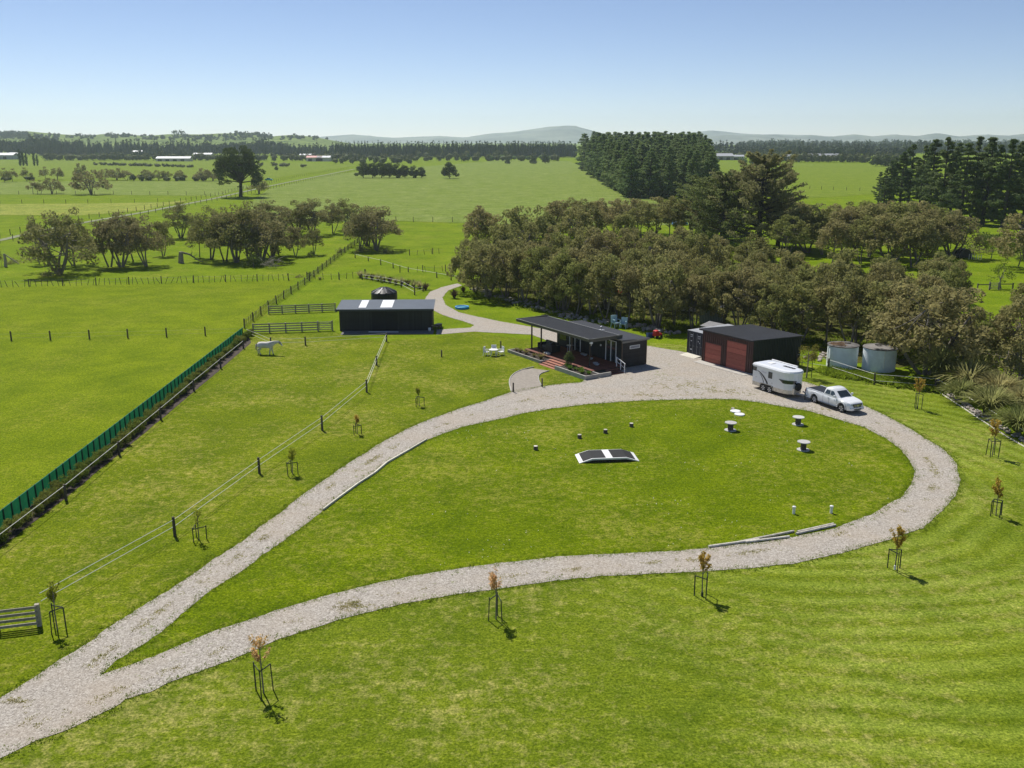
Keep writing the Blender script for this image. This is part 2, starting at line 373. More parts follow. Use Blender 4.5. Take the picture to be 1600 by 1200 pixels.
# ------------------------------------------------------------------ hills and mountains
def hill_range(name, crest, dist, depth, m, rough, kind='structure', base_v=222, nx=260):
    us = [c[0] for c in crest]; vs_ = [c[1] for c in crest]; b = MB(); rows = 14; vs = []; fs = []
    u0, u1 = us[0], us[-1]
    for i in range(nx + 1):
        u = u0 + (u1 - u0) * i / nx; v = np.interp(u, us, vs_)
        hgt = CAMH + dist * (218 - v) / FPX
        for j in range(rows + 1):
            q = j / rows; Y = dist - depth * (.75 - q * 1.0)
            X = (u - 800) / FPX * Y * (1 / math.cos(0))
            prof = math.sin(min(1, q / .75) * math.pi / 2) ** 1.3 if q <= .75 else 1 - (q - .75) * 2.2
            n = noise.fractal(Vector((X / (depth * .38), Y / (depth * .38), len(name))), 1.0, 2.1, 5)
            z = max(-2, hgt * prof * (1 + 0 * n) + rough * n * math.sin(math.pi * min(1, q / .75)) + rough * .18 * n)
            vs.append((X, Y, z if j else -3))
    for i in range(nx):
        for j in range(rows):
            a = i * (rows + 1) + j; fs.append((a, a + rows + 1, a + rows + 2, a + 1))
    b.add(vs, fs); o = obj(name, b, m, smooth=True); o['kind'] = kind; return o
hillm = grass_mat('hill_pasture', (.16, .22, .05), (.09, .15, .04), (.24, .26, .09), .55, fine=.03)
t = hillm.node_tree
mtm, t, p = newmat('mountain'); pos = nd(t, 'ShaderNodeNewGeometry').outputs['Position']
t.links.new(ramp(t, noise_tex(t, pos, .004, 5, .7), [(.35, (.10, .13, .13)), (.55, (.20, .23, .20)), (.75, (.28, .30, .25))]), p.inputs['Base Color']); p.inputs['Roughness'].default_value = 1
hill_range('green_hills', [(-150, 212), (0, 211), (30, 209), (70, 206), (120, 210), (160, 211.5), (180, 209), (215, 210), (250, 212), (280, 210), (330, 211), (400, 208), (415, 210), (440, 213), (470, 211), (500, 213.5), (530, 219), (560, 224)], 2600, 1100, hillm, 10)
hill_range('far_mountains', [(-300, 214), (200, 214), (480, 216), (530, 213), (560, 211), (590, 213), (620, 215), (690, 213), (730, 215), (760, 211), (800, 207), (850, 201.5), (875, 200), (895, 199), (905, 202), (930, 207), (960, 212), (1000, 214), (1060, 209), (1100, 205.5), (1130, 207.5), (1165, 210.5), (1185, 212.5), (1200, 211), (1240, 213), (1280, 213), (1320, 216)], 6800, 1500, mtm, 26)
hill_range('low_mountains', [(1080, 216), (1140, 212), (1190, 210.5), (1225, 213.5), (1250, 211.5), (1280, 215), (1318, 211), (1345, 214), (1380, 211.5), (1410, 214.5), (1440, 210.5), (1475, 214), (1520, 210), (1550, 211.5), (1600, 207), (1750, 211), (1900, 214)], 5200, 1300, mtm, 22)
# ------------------------------------------------------------------ haze
hz = MB().box(-8500, -65, -1.5, 8500, 8600, 215); hm = bpy.data.materials.new('haze'); hm.use_nodes = True; t = hm.node_tree
t.nodes.remove(t.nodes['Principled BSDF']); pv = nd(t, 'ShaderNodeVolumePrincipled'); pv.inputs['Color'].default_value = (.80, .92, 1, 1)
HAZE = .95e-4; pv.inputs['Density'].default_value = HAZE; pv.inputs['Anisotropy'].default_value = .45
t.links.new(pv.outputs[0], t.nodes['Material Output'].inputs['Volume'])
ho = obj('haze', hz, hm); ho['kind'] = 'stuff'
# ------------------------------------------------------------------ tree prototypes
bark = mat('bark', (.20, .175, .145), .95, var=.35, scale=2.5, bmp=.5, bdist=.03)
bark_dark = mat('bark_dark', (.07, .06, .05), .95, var=.35, scale=2.5, bmp=.5, bdist=.03)
lf_olive = leaf_mat('olive_leaves', (.255, .275, .080), (.32, .285, .120), .45, .5)
lf_belt = leaf_mat('brown_leaves', (.235, .24, .078), (.28, .25, .115), .42, .5)
lf_green = leaf_mat('green_leaves', (.085, .12, .028), (.10, .14, .03), .3)
lf_dark = leaf_mat('dark_leaves', (.075, .11, .035), (.10, .13, .045), .3)
lf_pine = leaf_mat('pine_needles', (.115, .165, .06), (.165, .205, .08), .4)
lf_plant = leaf_mat('plantation_needles', (.17, .245, .085), (.23, .29, .11), .42)
lf_spring = leaf_mat('spring_leaves', (.20, .26, .03), (.16, .23, .03), .5)
lf_poplar = leaf_mat('poplar_leaves', (.04, .09, .025), (.055, .11, .03), .3)
HID = []
def proto(name, trunk, crown, bm_, lm):
    e = bpy.data.objects.new(name, None); COL.objects.link(e)
    a = obj('trunk', trunk, bm_, e, smooth=True); me = quadmesh('crown', crown); b = obj('crown', me, lm, e)
    KIDS[e.name] = [a, b]; HID.append(e); return e
def bough(mb, a, b, r0, r1, sag=.12, n=5, seg=4):
    a, b = Vector(a), Vector(b); L = (b - a).length; P = []
    off = Vector((random.uniform(-1, 1), random.uniform(-1, 1), 0)) * L * sag
    for i in range(seg + 1):
        q = i / seg; p = a.lerp(b, q) + off * math.sin(q * math.pi); P.append(p)
    mb.tube(P, [r0 + (r1 - r0) * i / seg for i in range(seg + 1)], n, False); return P
def broad_tree(name, H, Wd, base, clumps, lm, bm_=bark, leaf=.16, n=120.0, stems=3, flat=.75, cr=.95, tr=.13, top_flat=.8, spread=.40):
    tb = MB(); C = []; Rr = []
    sp = []
    for s in range(stems):
        a = 2 * math.pi * (s + random.random() * .7) / stems; lean = random.uniform(.12, .32) * Wd * (stems > 1)
        tip = Vector((math.cos(a) * lean, math.sin(a) * lean, H * random.uniform(.5, .68)))
        P = bough(tb, (math.cos(a) * tr * .8 * (stems > 1), math.sin(a) * tr * .8 * (stems > 1), -.25), tip, tr * random.uniform(.8, 1.2), tr * .42, .1, 6, 6); sp.append(P)
    for i in range(clumps):
        a = random.random() * 2 * math.pi; q = math.sqrt(random.random()); rr = q * Wd / 2
        zt = base + (H - base) * (1 - top_flat * q ** 2.2); z = base + (zt - base) * (1 - abs(random.gauss(0, spread)))
        z = max(base * .9, min(H - .3, z + random.gauss(0, .25)))
        c = (math.cos(a) * rr, math.sin(a) * rr, z - cr * .4); C.append(c); Rr.append(cr * random.uniform(.6, 1.15))
        if i % 2 == 0:
            P = random.choice(sp); s = P[random.randint(max(1, len(P) - 4), len(P) - 1)]
            bough(tb, s, Vector(c), tr * .38, tr * .12, .12, 4, 3)
    return proto(name, tb, leaves(C, Rr, n, leaf, flat, .9), bm_, lm)
def pine_tree(name, H, Wd, base, lm, bm_, n=55, whorls=15, leaf=.42, droop=-.1, ragged=.35, tip=.18, perw=6):
    tb = MB(); tb.tube([(0, 0, -.3), (random.uniform(-.3, .3), .1, H * .5), (random.uniform(-.4, .4), 0, H * .97)], [H * .020 + .1, H * .013, .04], 7, False)
    C = []; Rr = []
    for w_ in range(whorls):
        q = w_ / (whorls - 1); z = base + (H - base) * q ** .92
        L = Wd / 2 * (1 - q) ** .62 * random.uniform(1 - ragged, 1) * (.55 + .45 * min(1, q * 4)) + Wd * tip * .12
        for k in range(max(3, int(perw * (1 - q * .4)))):
            a = random.random() * 2 * math.pi; l = L * random.uniform(1 - ragged, 1.05); up = l * random.uniform(.05, .42)
            e = Vector((math.cos(a) * l, math.sin(a) * l, z + up + droop * l))
            tb.bar((0, 0, z - .3), e, .10 if H < 14 else .14)
            for j, fr in enumerate((.45, .75, 1.0)):
                if l < 1.5 and j < 1: continue
                C.append(tuple(Vector((0, 0, z - .3)).lerp(e, fr) + Vector((random.uniform(-.3, .3), random.uniform(-.3, .3), .15)))); Rr.append(max(.5, l * .26) * random.uniform(.75, 1.2))
    C += [(0, 0, H - .4), (0, 0, H - 1.2), (0, 0, H + .3)]; Rr += [.5, .75, .3]
    return proto(name, tb, leaves(C, Rr, n, leaf, .62, .55, 2.4, shell=.3), bm_, lm)
KAN = [broad_tree('olive_tree_form', H, W_, B, k, lf_olive, stems=s, n=170.0, leaf=.15, cr=.80) for H, W_, B, k, s in
       ((8.4, 6.4, 2.6, 64, 3), (7.6, 6.0, 2.2, 56, 2), (8.8, 5.2, 2.8, 52, 2), (7.2, 6.8, 2.2, 64, 4), (8.0, 4.6, 2.8, 46, 1), (8.8, 7.0, 3.0, 70, 3), (9.2, 5.6, 3.4, 50, 2), (6.6, 5.6, 1.6, 50, 4), (8.2, 7.6, 3.2, 60, 5))]
BELT = [broad_tree('brown_tree_form', H, W_, B, k, lf_belt, stems=s, n=120.0, leaf=.15, cr=.95, tr=.17) for H, W_, B, k, s in
       ((9.0, 7.4, 2.6, 56, 4), (8.2, 5.4, 2.2, 42, 2), (9.4, 6.8, 3.0, 50, 3), (7.6, 7.8, 1.8, 58, 5), (8.6, 4.2, 3.6, 28, 1))]
LOW = [broad_tree('low_field_tree_form', H, W_, B, k, lf_belt, stems=s, n=40.0, leaf=.26, cr=1.15, tr=.18) for H, W_, B, k, s in ((7.5, 7.0, 2.6, 30, 2), (8.5, 6.0, 2.8, 26, 1), (6.5, 8.0, 1.8, 34, 3))]
TOT = [broad_tree('dark_tree_form', H, W_, B, k, lf_dark, bark_dark, stems=1, n=46.0, leaf=.3, cr=1.5, tr=.3, top_flat=.7) for H, W_, B, k in ((11, 9, 1.2, 54), (10, 8, 1.0, 46), (12, 8, 1.6, 48))]
PINE = [pine_tree('pine_form', H, W_, B, lf_pine, bark_dark, n=n_) for H, W_, B, n_ in ((22, 11, 3.0, 36), (20, 10, 2.0, 36), (23, 10, 5.0, 36), (21, 12, 4.0, 36))]
PINEF = [pine_tree('far_pine_form', H, W_, B, lf_plant, bark_dark, n=30, whorls=13, leaf=.55, ragged=.3) for H, W_, B in ((22, 9, .6), (20, 10, .5), (23, 8.5, .8))]
PINEN = [pine_tree('near_pine_form', H, W_, B, lf_plant, bark_dark, n=60, whorls=16, leaf=.36, ragged=.3, perw=8) for H, W_, B in ((20, 12, .4), (19, 11, .3), (21, 10, .5))]
SPR = [broad_tree('spring_tree_form', 5.2, 3.6, 1.6, 26, lf_spring, stems=1, n=70.0, leaf=.13, cr=.7, tr=.09, top_flat=.6)]
GRN = [broad_tree('bush_form', 2.6, 3.4, .3, 16, lf_green, stems=2, n=110.0, leaf=.13, cr=.75, tr=.06), broad_tree('bush_form', 2.2, 4.2, .2, 20, lf_belt, stems=3, n=90.0, leaf=.13, cr=.75, tr=.06)]
POP = []
for _k in range(2):
    tb = MB().tube([(0, 0, -.3), (0, 0, 13)], [.25, .05], 6); C = []; Rr = []
    for i in range(46):
        z = .8 + 12.6 * i / 45; w_ = 1.55 * math.sin(math.pi * min(1, (z + 1.5) / 15.5)) ** .7; a_ = random.random() * 6.28
        C.append((math.cos(a_) * w_ * .5, math.sin(a_) * w_ * .5, z)); Rr.append(w_ * .75)
    POP.append(proto('poplar_form', tb, leaves(C, Rr, 34, .3, 1.2, .8), bark_dark, lf_poplar))
def plant(P, label, cat, x, y, H, group, name, rz=None, wide=1.0, idx=None):
    p = P[random.randrange(len(P)) if idx is None else idx % len(P)]
    h0 = PH[p.name]; s = H / h0
    o = copy_tree(p, (x, y, 0), random.random() * 6.28 if rz is None else rz, (s * wide, s * wide, s), label, group)
    o.name = name; o['category'] = cat; return o
PH = {}
for L_ in (KAN, BELT, LOW, TOT, PINE, PINEF, PINEN, SPR, GRN, POP):
    for p in L_:
        PH[p.name] = max(v.co.z for v in KIDS[p.name][1].data.vertices)
def plants(P, rows, cat, group, name, labeller=None):
    for r in rows:
        u, vb, vt, lab = r[:4]; g = G(u, vb)
        plant(P, lab, cat, g.x, g.y, HT(u, vb, vt), group, name, wide=r[4] if len(r) > 4 else 1.0, idx=r[5] if len(r) > 5 else None)
# ---- grove: olive-brown trees behind the sheds
def zone(u, v):
    # (name of the place in words, for a label that is true of every tree in it)
    if v > 505: return 'beside the two concrete tanks' if u > 1290 else 'close behind the red-doored garage'
    if v > 470:
        if u < 860: return 'at the bend of the gravel lane'
        if u < 1010: return 'close behind the cabin roof'
        if u < 1180: return 'behind the dark container'
        if u < 1330: return 'in the second rank behind the garage'
        return 'behind the pale water tanks'
    if v > 445:
        if u < 860: return 'at the left end of the wooded grove'
        if u < 1010: return 'halfway back in the grove beyond the cabin'
        if u < 1180: return 'in the middle of the grove beyond the container'
        if u < 1330: return 'halfway back in the grove beyond the garage'
        return 'at the right end of the wooded grove'
    if u < 900: return 'on the far left edge of the grove'
    if u < 1100: return 'on the far grove edge below the pine plantation'
    if u < 1300: return 'on the far grove edge below the spiky conifer'
    return 'on the far right grove edge near the paddock gate'
GROVE = [(735, 455), (770, 472), (840, 482), (905, 497), (985, 510), (1075, 522), (1160, 527), (1262, 540), (1300, 548), (1400, 560), (1440, 556), (1490, 525), (1505, 500), (1470, 470), (1455, 488), (1400, 478), (1270, 468), (1180, 450), (1090, 430), (1000, 420), (860, 420), (760, 430), (715, 440)]
GP = [(p.x, p.y) for p in PX(*GROVE)]
pts = []; tries = 0
edge = [G(u, v) for u, v in ((748, 458), (772, 468), (800, 474), (838, 478), (870, 488), (905, 494), (940, 500), (985, 506), (1030, 512), (1075, 517), (1120, 519), (1165, 523), (1215, 531), (1262, 538), (1330, 546), (1385, 552), (1432, 560), (1492, 528), (1590, 545))]
for e in edge: pts.append((e.x + random.uniform(-1, 1), e.y + random.uniform(-.5, 1.5)))
for a_, b_ in zip(edge[:-2], edge[1:-1]):
    q = a_.lerp(b_, .5); pts.append((q.x + random.uniform(-.6, .6), q.y + random.uniform(1.5, 3.5)))
CLEAR = [(G(1112, 508).x, G(1112, 508).y, 5.0), (G(1160, 505).x, G(1160, 505).y, 3.5), (G(1290, 492).x, G(1290, 492).y, 5), (G(950, 462).x, G(950, 462).y, 4), (G(1490, 520).x, G(1490, 520).y, 5)]
while len(pts) < 215 and tries < 6000:
    tries += 1; x = random.uniform(min(p[0] for p in GP), max(p[0] for p in GP)); y = random.uniform(min(p[1] for p in GP), max(p[1] for p in GP))
    if not inside(x, y, GP): continue
    if any((x - a) ** 2 + (y - b) ** 2 < (3.1 + .010 * y) ** 2 for a, b in pts): continue
    if any((x - a) ** 2 + (y - b) ** 2 < r * r for a, b, r in CLEAR): continue
    pts.append((x, y))
def UV(x, y, z=0):
    dy, dz = y, z - CAMH; zc = dy * math.cos(PITCH) - dz * math.sin(PITCH); yc = -dy * math.sin(PITCH) - dz * math.cos(PITCH)
    return 800 + FPX * x / zc, 600 + FPX * yc / zc
for x, y in pts:
    u, v = UV(x, y); H = random.choice((5.4, 6.4, 7.2, 7.8, 8.6)) * random.uniform(.94, 1.05) * (.82 + .18 * min(1, max(0, (y - 95) / 40)))
    if v > 460: H = random.uniform(7.0, 8.8) * (1.0 if u < 1050 or u > 1280 else .92)
    plant(KAN, 'olive-brown bushy tree ' + zone(u, v), 'tree', x, y, H, 'grove trees ' + zone(u, v), 'grove_tree', wide=random.uniform(.8, 1.0))
# second rank of the grove beyond, and single trees at its left
plants(KAN, [(757, 402, 320, 'round olive tree standing alone left of the grove behind its left end', 1.1, 5), (818, 405, 320, 'round olive tree just right of the lone one behind the grove', 1.0, 3)], 'tree', 'single trees behind the grove', 'olive_tree')
for u, vb, vt in ((868, 372, 312), (890, 368, 308), (912, 374, 310), (936, 366, 309), (958, 372, 312), (980, 364, 308), (1003, 374, 313), (1024, 366, 306), (1046, 372, 305), (1066, 364, 305), (1085, 372, 310), (1104, 376, 314), (900, 385, 325), (975, 388, 330), (1120, 368, 318), (850, 378, 330)):
    g = G(u, vb); plant(KAN, 'brown-olive tree in the row beyond the grove, below the pine plantation', 'tree', g.x, g.y, HT(u, vb, vt), 'row of trees below the pine plantation', 'olive_tree', wide=1.15)
for i, (u, vb, vt) in enumerate(((1245, 388, 318), (1262, 395, 318), (1285, 398, 330), (1318, 402, 320), (1335, 392, 312), (1358, 402, 316), (1378, 394, 311), (1400, 404, 314), (1418, 396, 313), (1432, 405, 320), (1450, 398, 318), (1345, 412, 335), (1390, 414, 330), (1300, 412, 340), (1425, 418, 335), (1230, 400, 335), (1462, 392, 322), (1240, 376, 312), (1310, 382, 318))):
    g = G(u, vb); plant(KAN, 'brown-olive tree in the thick row left of the tall dark pines', 'tree', g.x, g.y, HT(u, vb, vt), 'thick row left of the tall pines', 'olive_tree', wide=1.15)
plants(BELT, [(1486, 402, 326, 'pale grey-brown tree with a forked trunk at the end of the thick row', 1.3, 0)], 'tree', None, 'forked_tree')
plants(KAN, [(1606, 420, 330, 'grey-olive round tree cut by the right edge beside the tall pines', 1.1, 3), (1592, 600, 462, 'big olive tree at the right edge above the flax clumps', 1.0, 0), (1445, 585, 440, 'spreading olive tree with leaning limbs right of the water tanks', 1.1, 3), (1530, 545, 480, 'low olive tree behind the cabbage-like clumps', 1.2, 1)], 'tree', None, 'olive_tree')
# ---- left belt
BL = [(62, 412, 335, 'leaning slim tree at the left end of the brown tree belt', .8, 4), (92, 428, 328, 'dense dark brown tree reaching the ground near the left end of the belt', 1.1, 3), (116, 415, 322, 'tall bare-stemmed tree right of the dense dark one', .9, 2), (137, 412, 352, 'thin pole-like young tree in the left belt', .6, 4),
      (172, 417, 340, 'leaning tree at the left of the many-stemmed clump', .9, 1), (190, 417, 330, 'many-stemmed brown tree with a fan of bare limbs', 1.1, 0), (209, 408, 336, 'slim brown tree right of the fan-shaped one', .8, 1), (229, 416, 333, 'brown tree with a single thick stem and wide crown', 1.0, 2),
      (283, 372, 315, 'olive tree behind the belt right of the gap', 1.1, 0), (312, 402, 330, 'thin tree beside the broken stump', .7, 4), (330, 406, 320, 'brown tree right of the broken stump', 1.0, 2), (352, 408, 330, 'small brown tree between two larger ones in the belt', .8, 1), (370, 410, 318, 'tall many-limbed brown tree in the middle of the belt', 1.1, 0),
      (388, 404, 325, 'slender brown tree right of the many-limbed one', .9, 1), (408, 408, 322, 'brown tree standing over the yellow-green bush', 1.1, 3), (425, 402, 330, 'drooping brown tree over the fallen grey branches', 1.0, 3), (436, 398, 345, 'small brown tree at the right of the fallen branches', .8, 1),
      (462, 400, 352, 'small thin tree with two stems in the right part of the belt', .8, 1), (490, 398, 350, 'small round tree over a dark bush in the belt', .9, 2), (395, 376, 312, 'brown tree in the back row of the belt, left', 1.2, 3), (430, 372, 311, 'brown tree in the back row of the belt, second from left', 1.2, 0), (465, 368, 311, 'brown tree in the back row of the belt, centre', 1.1, 3),
      (487, 368, 309, 'dark round tree in the back row of the belt', 1.2, 0), (520, 365, 310, 'slim tree with a gap on either side in the back row', .9, 2), (545, 360, 309, 'olive tree in the back row left of the large one', 1.1, 0), (562, 392, 318, 'leaning narrow tree against the large tree at the right end of the belt', .9, 2), (588, 391, 321, 'large spreading tree with pale trunk at the right end of the belt', 1.35, 0), (350, 380, 322, 'brown tree behind the belt above the farm lane', 1.0, 3), (575, 385, 320, 'dense tree joined to the large one at the right end of the belt', 1.0, 3), (255, 400, 345, 'small brown tree between two big ones left of the gap', .8, 1)]
plants(BELT, BL, 'tree', 'brown tree belt', 'belt_tree')
plants(BELT, [(2, 416, 390, 'low leaning broken tree at the left edge', .6, 4)], 'tree', None, 'broken_tree')
plants(GRN, [(397, 418, 396, 'yellow-green bush under the belt trees', 1.2, 0), (82, 432, 418, 'dark low bush at the foot of the dense belt tree', 1, 1), (22, 412, 402, 'small dark bush at the left edge of the belt', 1, 1), (487, 402, 391, 'dark bush below the small round belt tree', 1, 0), (567, 394, 384, 'dark bush at the foot of the large belt tree, left', 1.2, 1), (602, 396, 386, 'dark bush at the foot of the large belt tree, right', 1.2, 1),
   (533, 394, 386, 'bush growing into the batten fence', 1, 1), (468, 434, 428, 'small dark bush at the fence corner', 1, 1), (484, 431, 424, 'small green bush just inside the fence corner', 1, 0), (58, 409, 398, 'small bush under the leaning slim tree', 1, 1)], 'bush', None, 'bush')
# ---- field trees
FT = [(8, 285, 262, 'brownish tree at the left edge of the far fields', 1), (20, 284, 263, 'brownish tree second from the left edge of the far fields', 1), (42, 283, 261, 'brownish tree left of the poplars row, third from the edge', 1), (70, 282, 260, 'olive tree below the left poplars', 1), (90, 281, 261, 'round olive tree fifth from the left edge of the far hedge', 1), (52, 303, 280, 'left tree of the low pair in the pale field', 1), (64, 303, 281, 'middle tree of the low trio in the pale field', .9), (81, 303, 277, 'right dark tree of the low trio in the pale field', 1.1),
      (143, 304, 264, 'solitary round tree in the pale field', 1.1), (127, 281, 254, 'narrow tall tree behind the solitary round one', .7), (165, 282, 263, 'olive tree in the field row, first right of the solitary one', 1.1), (183, 282, 262, 'olive tree in the field row, second right of the solitary one', 1.1), (198, 282, 265, 'low spreading tree in the field row', 1.2), (228, 282, 264, 'dark-footed tree in the field row', 1.1), (248, 282, 265, 'olive tree in the right half of the field row', 1), (262, 282, 266, 'sparse tree in the right half of the field row', .9), (282, 282, 265, 'last olive tree before the gap in the field row', .9), (405, 303, 274, 'dark small tree right beside the giant field tree', .9), (318, 283, 262, 'dark tree in the field left of the giant tree', 1.1), (333, 283, 264, 'dark tree next to the giant tree, right one of two', 1)]
for r in FT: plants(LOW, [r], 'tree', 'trees scattered over the far fields', 'field_tree')
for i, u in enumerate((32, 37, 42, 54, 59)): plants(POP, [(u, 259, 232 + (i % 3) * 3 + (6 if u > 50 else 0), 'poplar in the small tall row at the far left', 1.0)], 'tree', 'poplars at the far left', 'poplar')
BT = broad_tree('giant_tree_form', 21, 17, 5.5, 120, lf_dark, bark_dark, leaf=.34, n=30.0, stems=1, cr=1.9, tr=.75, top_flat=.55, flat=.6)
PH[BT.name] = 21; plants([BT], [(376, 308, 222, 'giant dark evergreen towering alone over the left fields', 1.0)], 'tree', None, 'giant_tree')
for i, (u, vt) in enumerate(((568, 252), (582, 253), (596, 252), (608, 253), (620, 254), (633, 257), (646, 258), (658, 260))):
    plants(TOT, [(u, 278, vt, ('left end' if i == 0 else 'right end' if i == 7 else 'inner') + ' tree of the dark rounded clump in the centre field', 1.15)], 'tree', 'dark clump in the centre field', 'dark_tree')
plants(TOT, [(703, 279, 252, 'dark pointed tree standing alone in the centre field', 1.15, 0), (833, 256, 244, 'small dark tree in the far centre field, left of a pair', 1, 1), (853, 256, 241, 'small dark tree in the far centre field, right of a pair', 1, 0), (793, 256, 247, 'tiny dark tree at the far end of the centre field', 1, 1)], 'tree', None, 'dark_tree')
plants(TOT, [(1368, 260, 243, 'dark rounded shrubby tree on the far right field', 1.3, 0), (1384, 260, 241, 'dark rounded tree touching the tall pines on the far right field', 1.3, 1), (432, 266, 259, 'small dark tree by the far lane', 1, 1)], 'tree', None, 'dark_tree')
# ---- pines right
PR = [(1372, 318, 268), (1388, 322, 250), (1405, 330, 236), (1418, 325, 224), (1436, 332, 226), (1450, 338, 216), (1468, 345, 213), (1484, 338, 228), (1500, 350, 222), (1516, 345, 212), (1534, 352, 213), (1550, 345, 225), (1566, 355, 216), (1582, 350, 219), (1598, 356, 214), (1612, 350, 222), (1395, 312, 246), (1445, 316, 228), (1490, 320, 222), (1540, 322, 220), (1585, 325, 221), (1380, 330, 262)]
for i, (u, vb, vt) in enumerate(PR):
    g = G(u, vb); plant(PINE, 'tall dark pine in the stand at the right edge, ' + ('left third' if u < 1425 else 'middle third' if u < 1515 else 'right third'), 'tree', g.x, g.y, HT(u, vb, vt), 'tall pines at the right, ' + ('left third' if u < 1425 else 'middle third' if u < 1515 else 'right third'), 'pine_tree', wide=random.uniform(.95, 1.25))
# ---- plantation
PP = [(43, 372), (76, 362), (89, 420), (128, 640), (190, 1010), (67, 1087), (55, 700)]
pl = []; y = 366.0
while y < 1060:
    sp = 7.5 + (y - 366) * .024; x = 40.0
    while x < 215:
        xx = x + random.uniform(-1.5, 1.5); yy = y + random.uniform(-1.5, 1.5)
        if inside(xx, yy, PP): pl.append((xx, yy))
        x += sp
    y += sp * 1.35
pl = pl[:296]
for x, y in pl:
    H = np.interp(y, [360, 400, 480, 700, 1100], [17.5, 19.5, 24, 27, 30]) * random.uniform(.88, 1.08)
    z_ = 'at the near end of the plantation' if y < 430 else 'in the middle of the plantation' if y < 620 else 'at the far end of the plantation'
    plant(PINEF if y > 470 else PINEN, 'dense dark green pine ' + z_, 'tree', x, y, H, 'pines ' + z_, 'plantation_pine', wide=random.uniform(1.0, 1.3) * (1 + (y - 366) / 1800))
print('plantation', len(pl), 'grove', len(pts))
# ------------------------------------------------------------------ materials for built things
m_blackclad = mat('charcoal_boards', (.022, .022, .024), .6, var=.35, scale=1.2, bmp=.2)
m_roof = mat('dark_metal_roof', (.050, .052, .056), .55, .2, var=.15, scale=.6, bmp=.03, spec=.35)
m_roof2 = mat('dark_grey_roof', (.062, .064, .070), .5, .2, var=.15, scale=.5, bmp=.03, spec=.35)
m_fascia = mat('grey_olive_fascia', (.085, .082, .062), .55, var=.1)
m_deck = mat('red_brown_decking', (.17, .062, .042), .75, var=.35, scale=5, bmp=.2)
m_step = mat('red_step_timber', (.36, .145, .095), .75, var=.25, scale=5, bmp=.2)
m_post = mat('dark_brown_post', (.045, .032, .025), .7, var=.3)
m_white = mat('white_paint', (.80, .80, .79), .45, var=.04, bmp=.02)
m_conc = mat('concrete', (.40, .38, .34), .9, var=.2, scale=1.5, bmp=.3)
m_conc_dk = mat('dark_concrete', (.16, .155, .15), .9, var=.25, scale=1.2, bmp=.3)
m_glass, t_, p_ = newmat('window_glass'); p_.inputs['Base Color'].default_value = (.02, .03, .035, 1); p_.inputs['Roughness'].default_value = .05; p_.inputs['Specular IOR Level'].default_value = .8
m_brownclad = mat('brown_ribbed_steel', (.085, .045, .040), .55, .1, var=.15, scale=1, bmp=.05)
m_greenclad = mat('dark_green_steel', (.026, .036, .030), .55, .1, var=.15, scale=1, bmp=.05)
m_cedar = mat('red_cedar_panel', (.33, .095, .068), .6, var=.3, scale=2.5, bmp=.15, stretch=(1, 1, 6))
m_cont = mat('navy_container_steel', (.020, .024, .038), .55, .1, var=.3, scale=2, bmp=.1)
m_grey = mat('light_grey_steel', (.33, .34, .36), .6, .1, var=.2, scale=1.5, bmp=.05)
m_tank = mat('pale_tank_paint', (.80, .86, .90), .75, var=.14, scale=.8, bmp=.15)
m_tanktop = mat('weathered_tank_roof', (.15, .14, .13), .9, var=.5, scale=1.4, bmp=.4)
m_wood = mat('weathered_timber', (.60, .56, .48), .9, var=.35, scale=6, bmp=.4)
m_wood_dk = mat('dark_weathered_timber', (.10, .085, .07), .9, var=.35, scale=6, bmp=.4)
m_rail = mat('tarred_rail', (.13, .115, .095), .85, var=.3, scale=5, bmp=.3)
m_pale = mat('pale_board', (.62, .58, .48), .85, var=.2, scale=6, bmp=.2)
m_tape = mat('white_fence_tape', (.80, .79, .72), .6, var=.05, bmp=0)
m_net = leaf_mat('green_windbreak_net', (.018, .165, .068), (.022, .19, .085), .5, .15, 1)
m_black = mat('black_plastic', (.016, .017, .020), .45, var=.2, bmp=.05)
m_rubber = mat('tyre_rubber', (.02, .02, .02), .85, var=.2, scale=10, bmp=.3)
m_alloy = mat('alloy_rim', (.62, .62, .63), .35, .3, var=.1, bmp=0)
m_carwhite = mat('white_car_paint', (.80, .81, .82), .25, var=.02, bmp=0, coat=.6, spec=.5)
m_chrome = mat('bright_trim', (.62, .62, .63), .2, .9, var=.05, bmp=0)
m_alu = mat('checker_aluminium', (.55, .52, .46), .4, .6, var=.25, scale=6, bmp=.4)
m_red = mat('red_plastic', (.62, .02, .03), .5, var=.1, bmp=0)
m_blue = mat('blue_plastic', (.03, .32, .68), .5, var=.1, bmp=0)
m_stake = mat('dark_green_stake', (.040, .050, .038), .7, var=.3, scale=8, bmp=.2)
m_stone = mat('pale_rock', (.40, .35, .31), .9, var=.35, scale=2, bmp=.6, bdist=.04)
m_soil = mat('bark_mulch', (.060, .045, .035), .95, var=.5, scale=5, bmp=.6, bdist=.03)
# ------------------------------------------------------------------ cabin with verandah
HO = G(918, 529.6, 2.8); HA = R(-57)
house = thing('cabin', 'charcoal boarded cabin with a flat roofed verandah over a red timber deck', 'house', (HO.x, HO.y, 0), HA)
DZ = .45
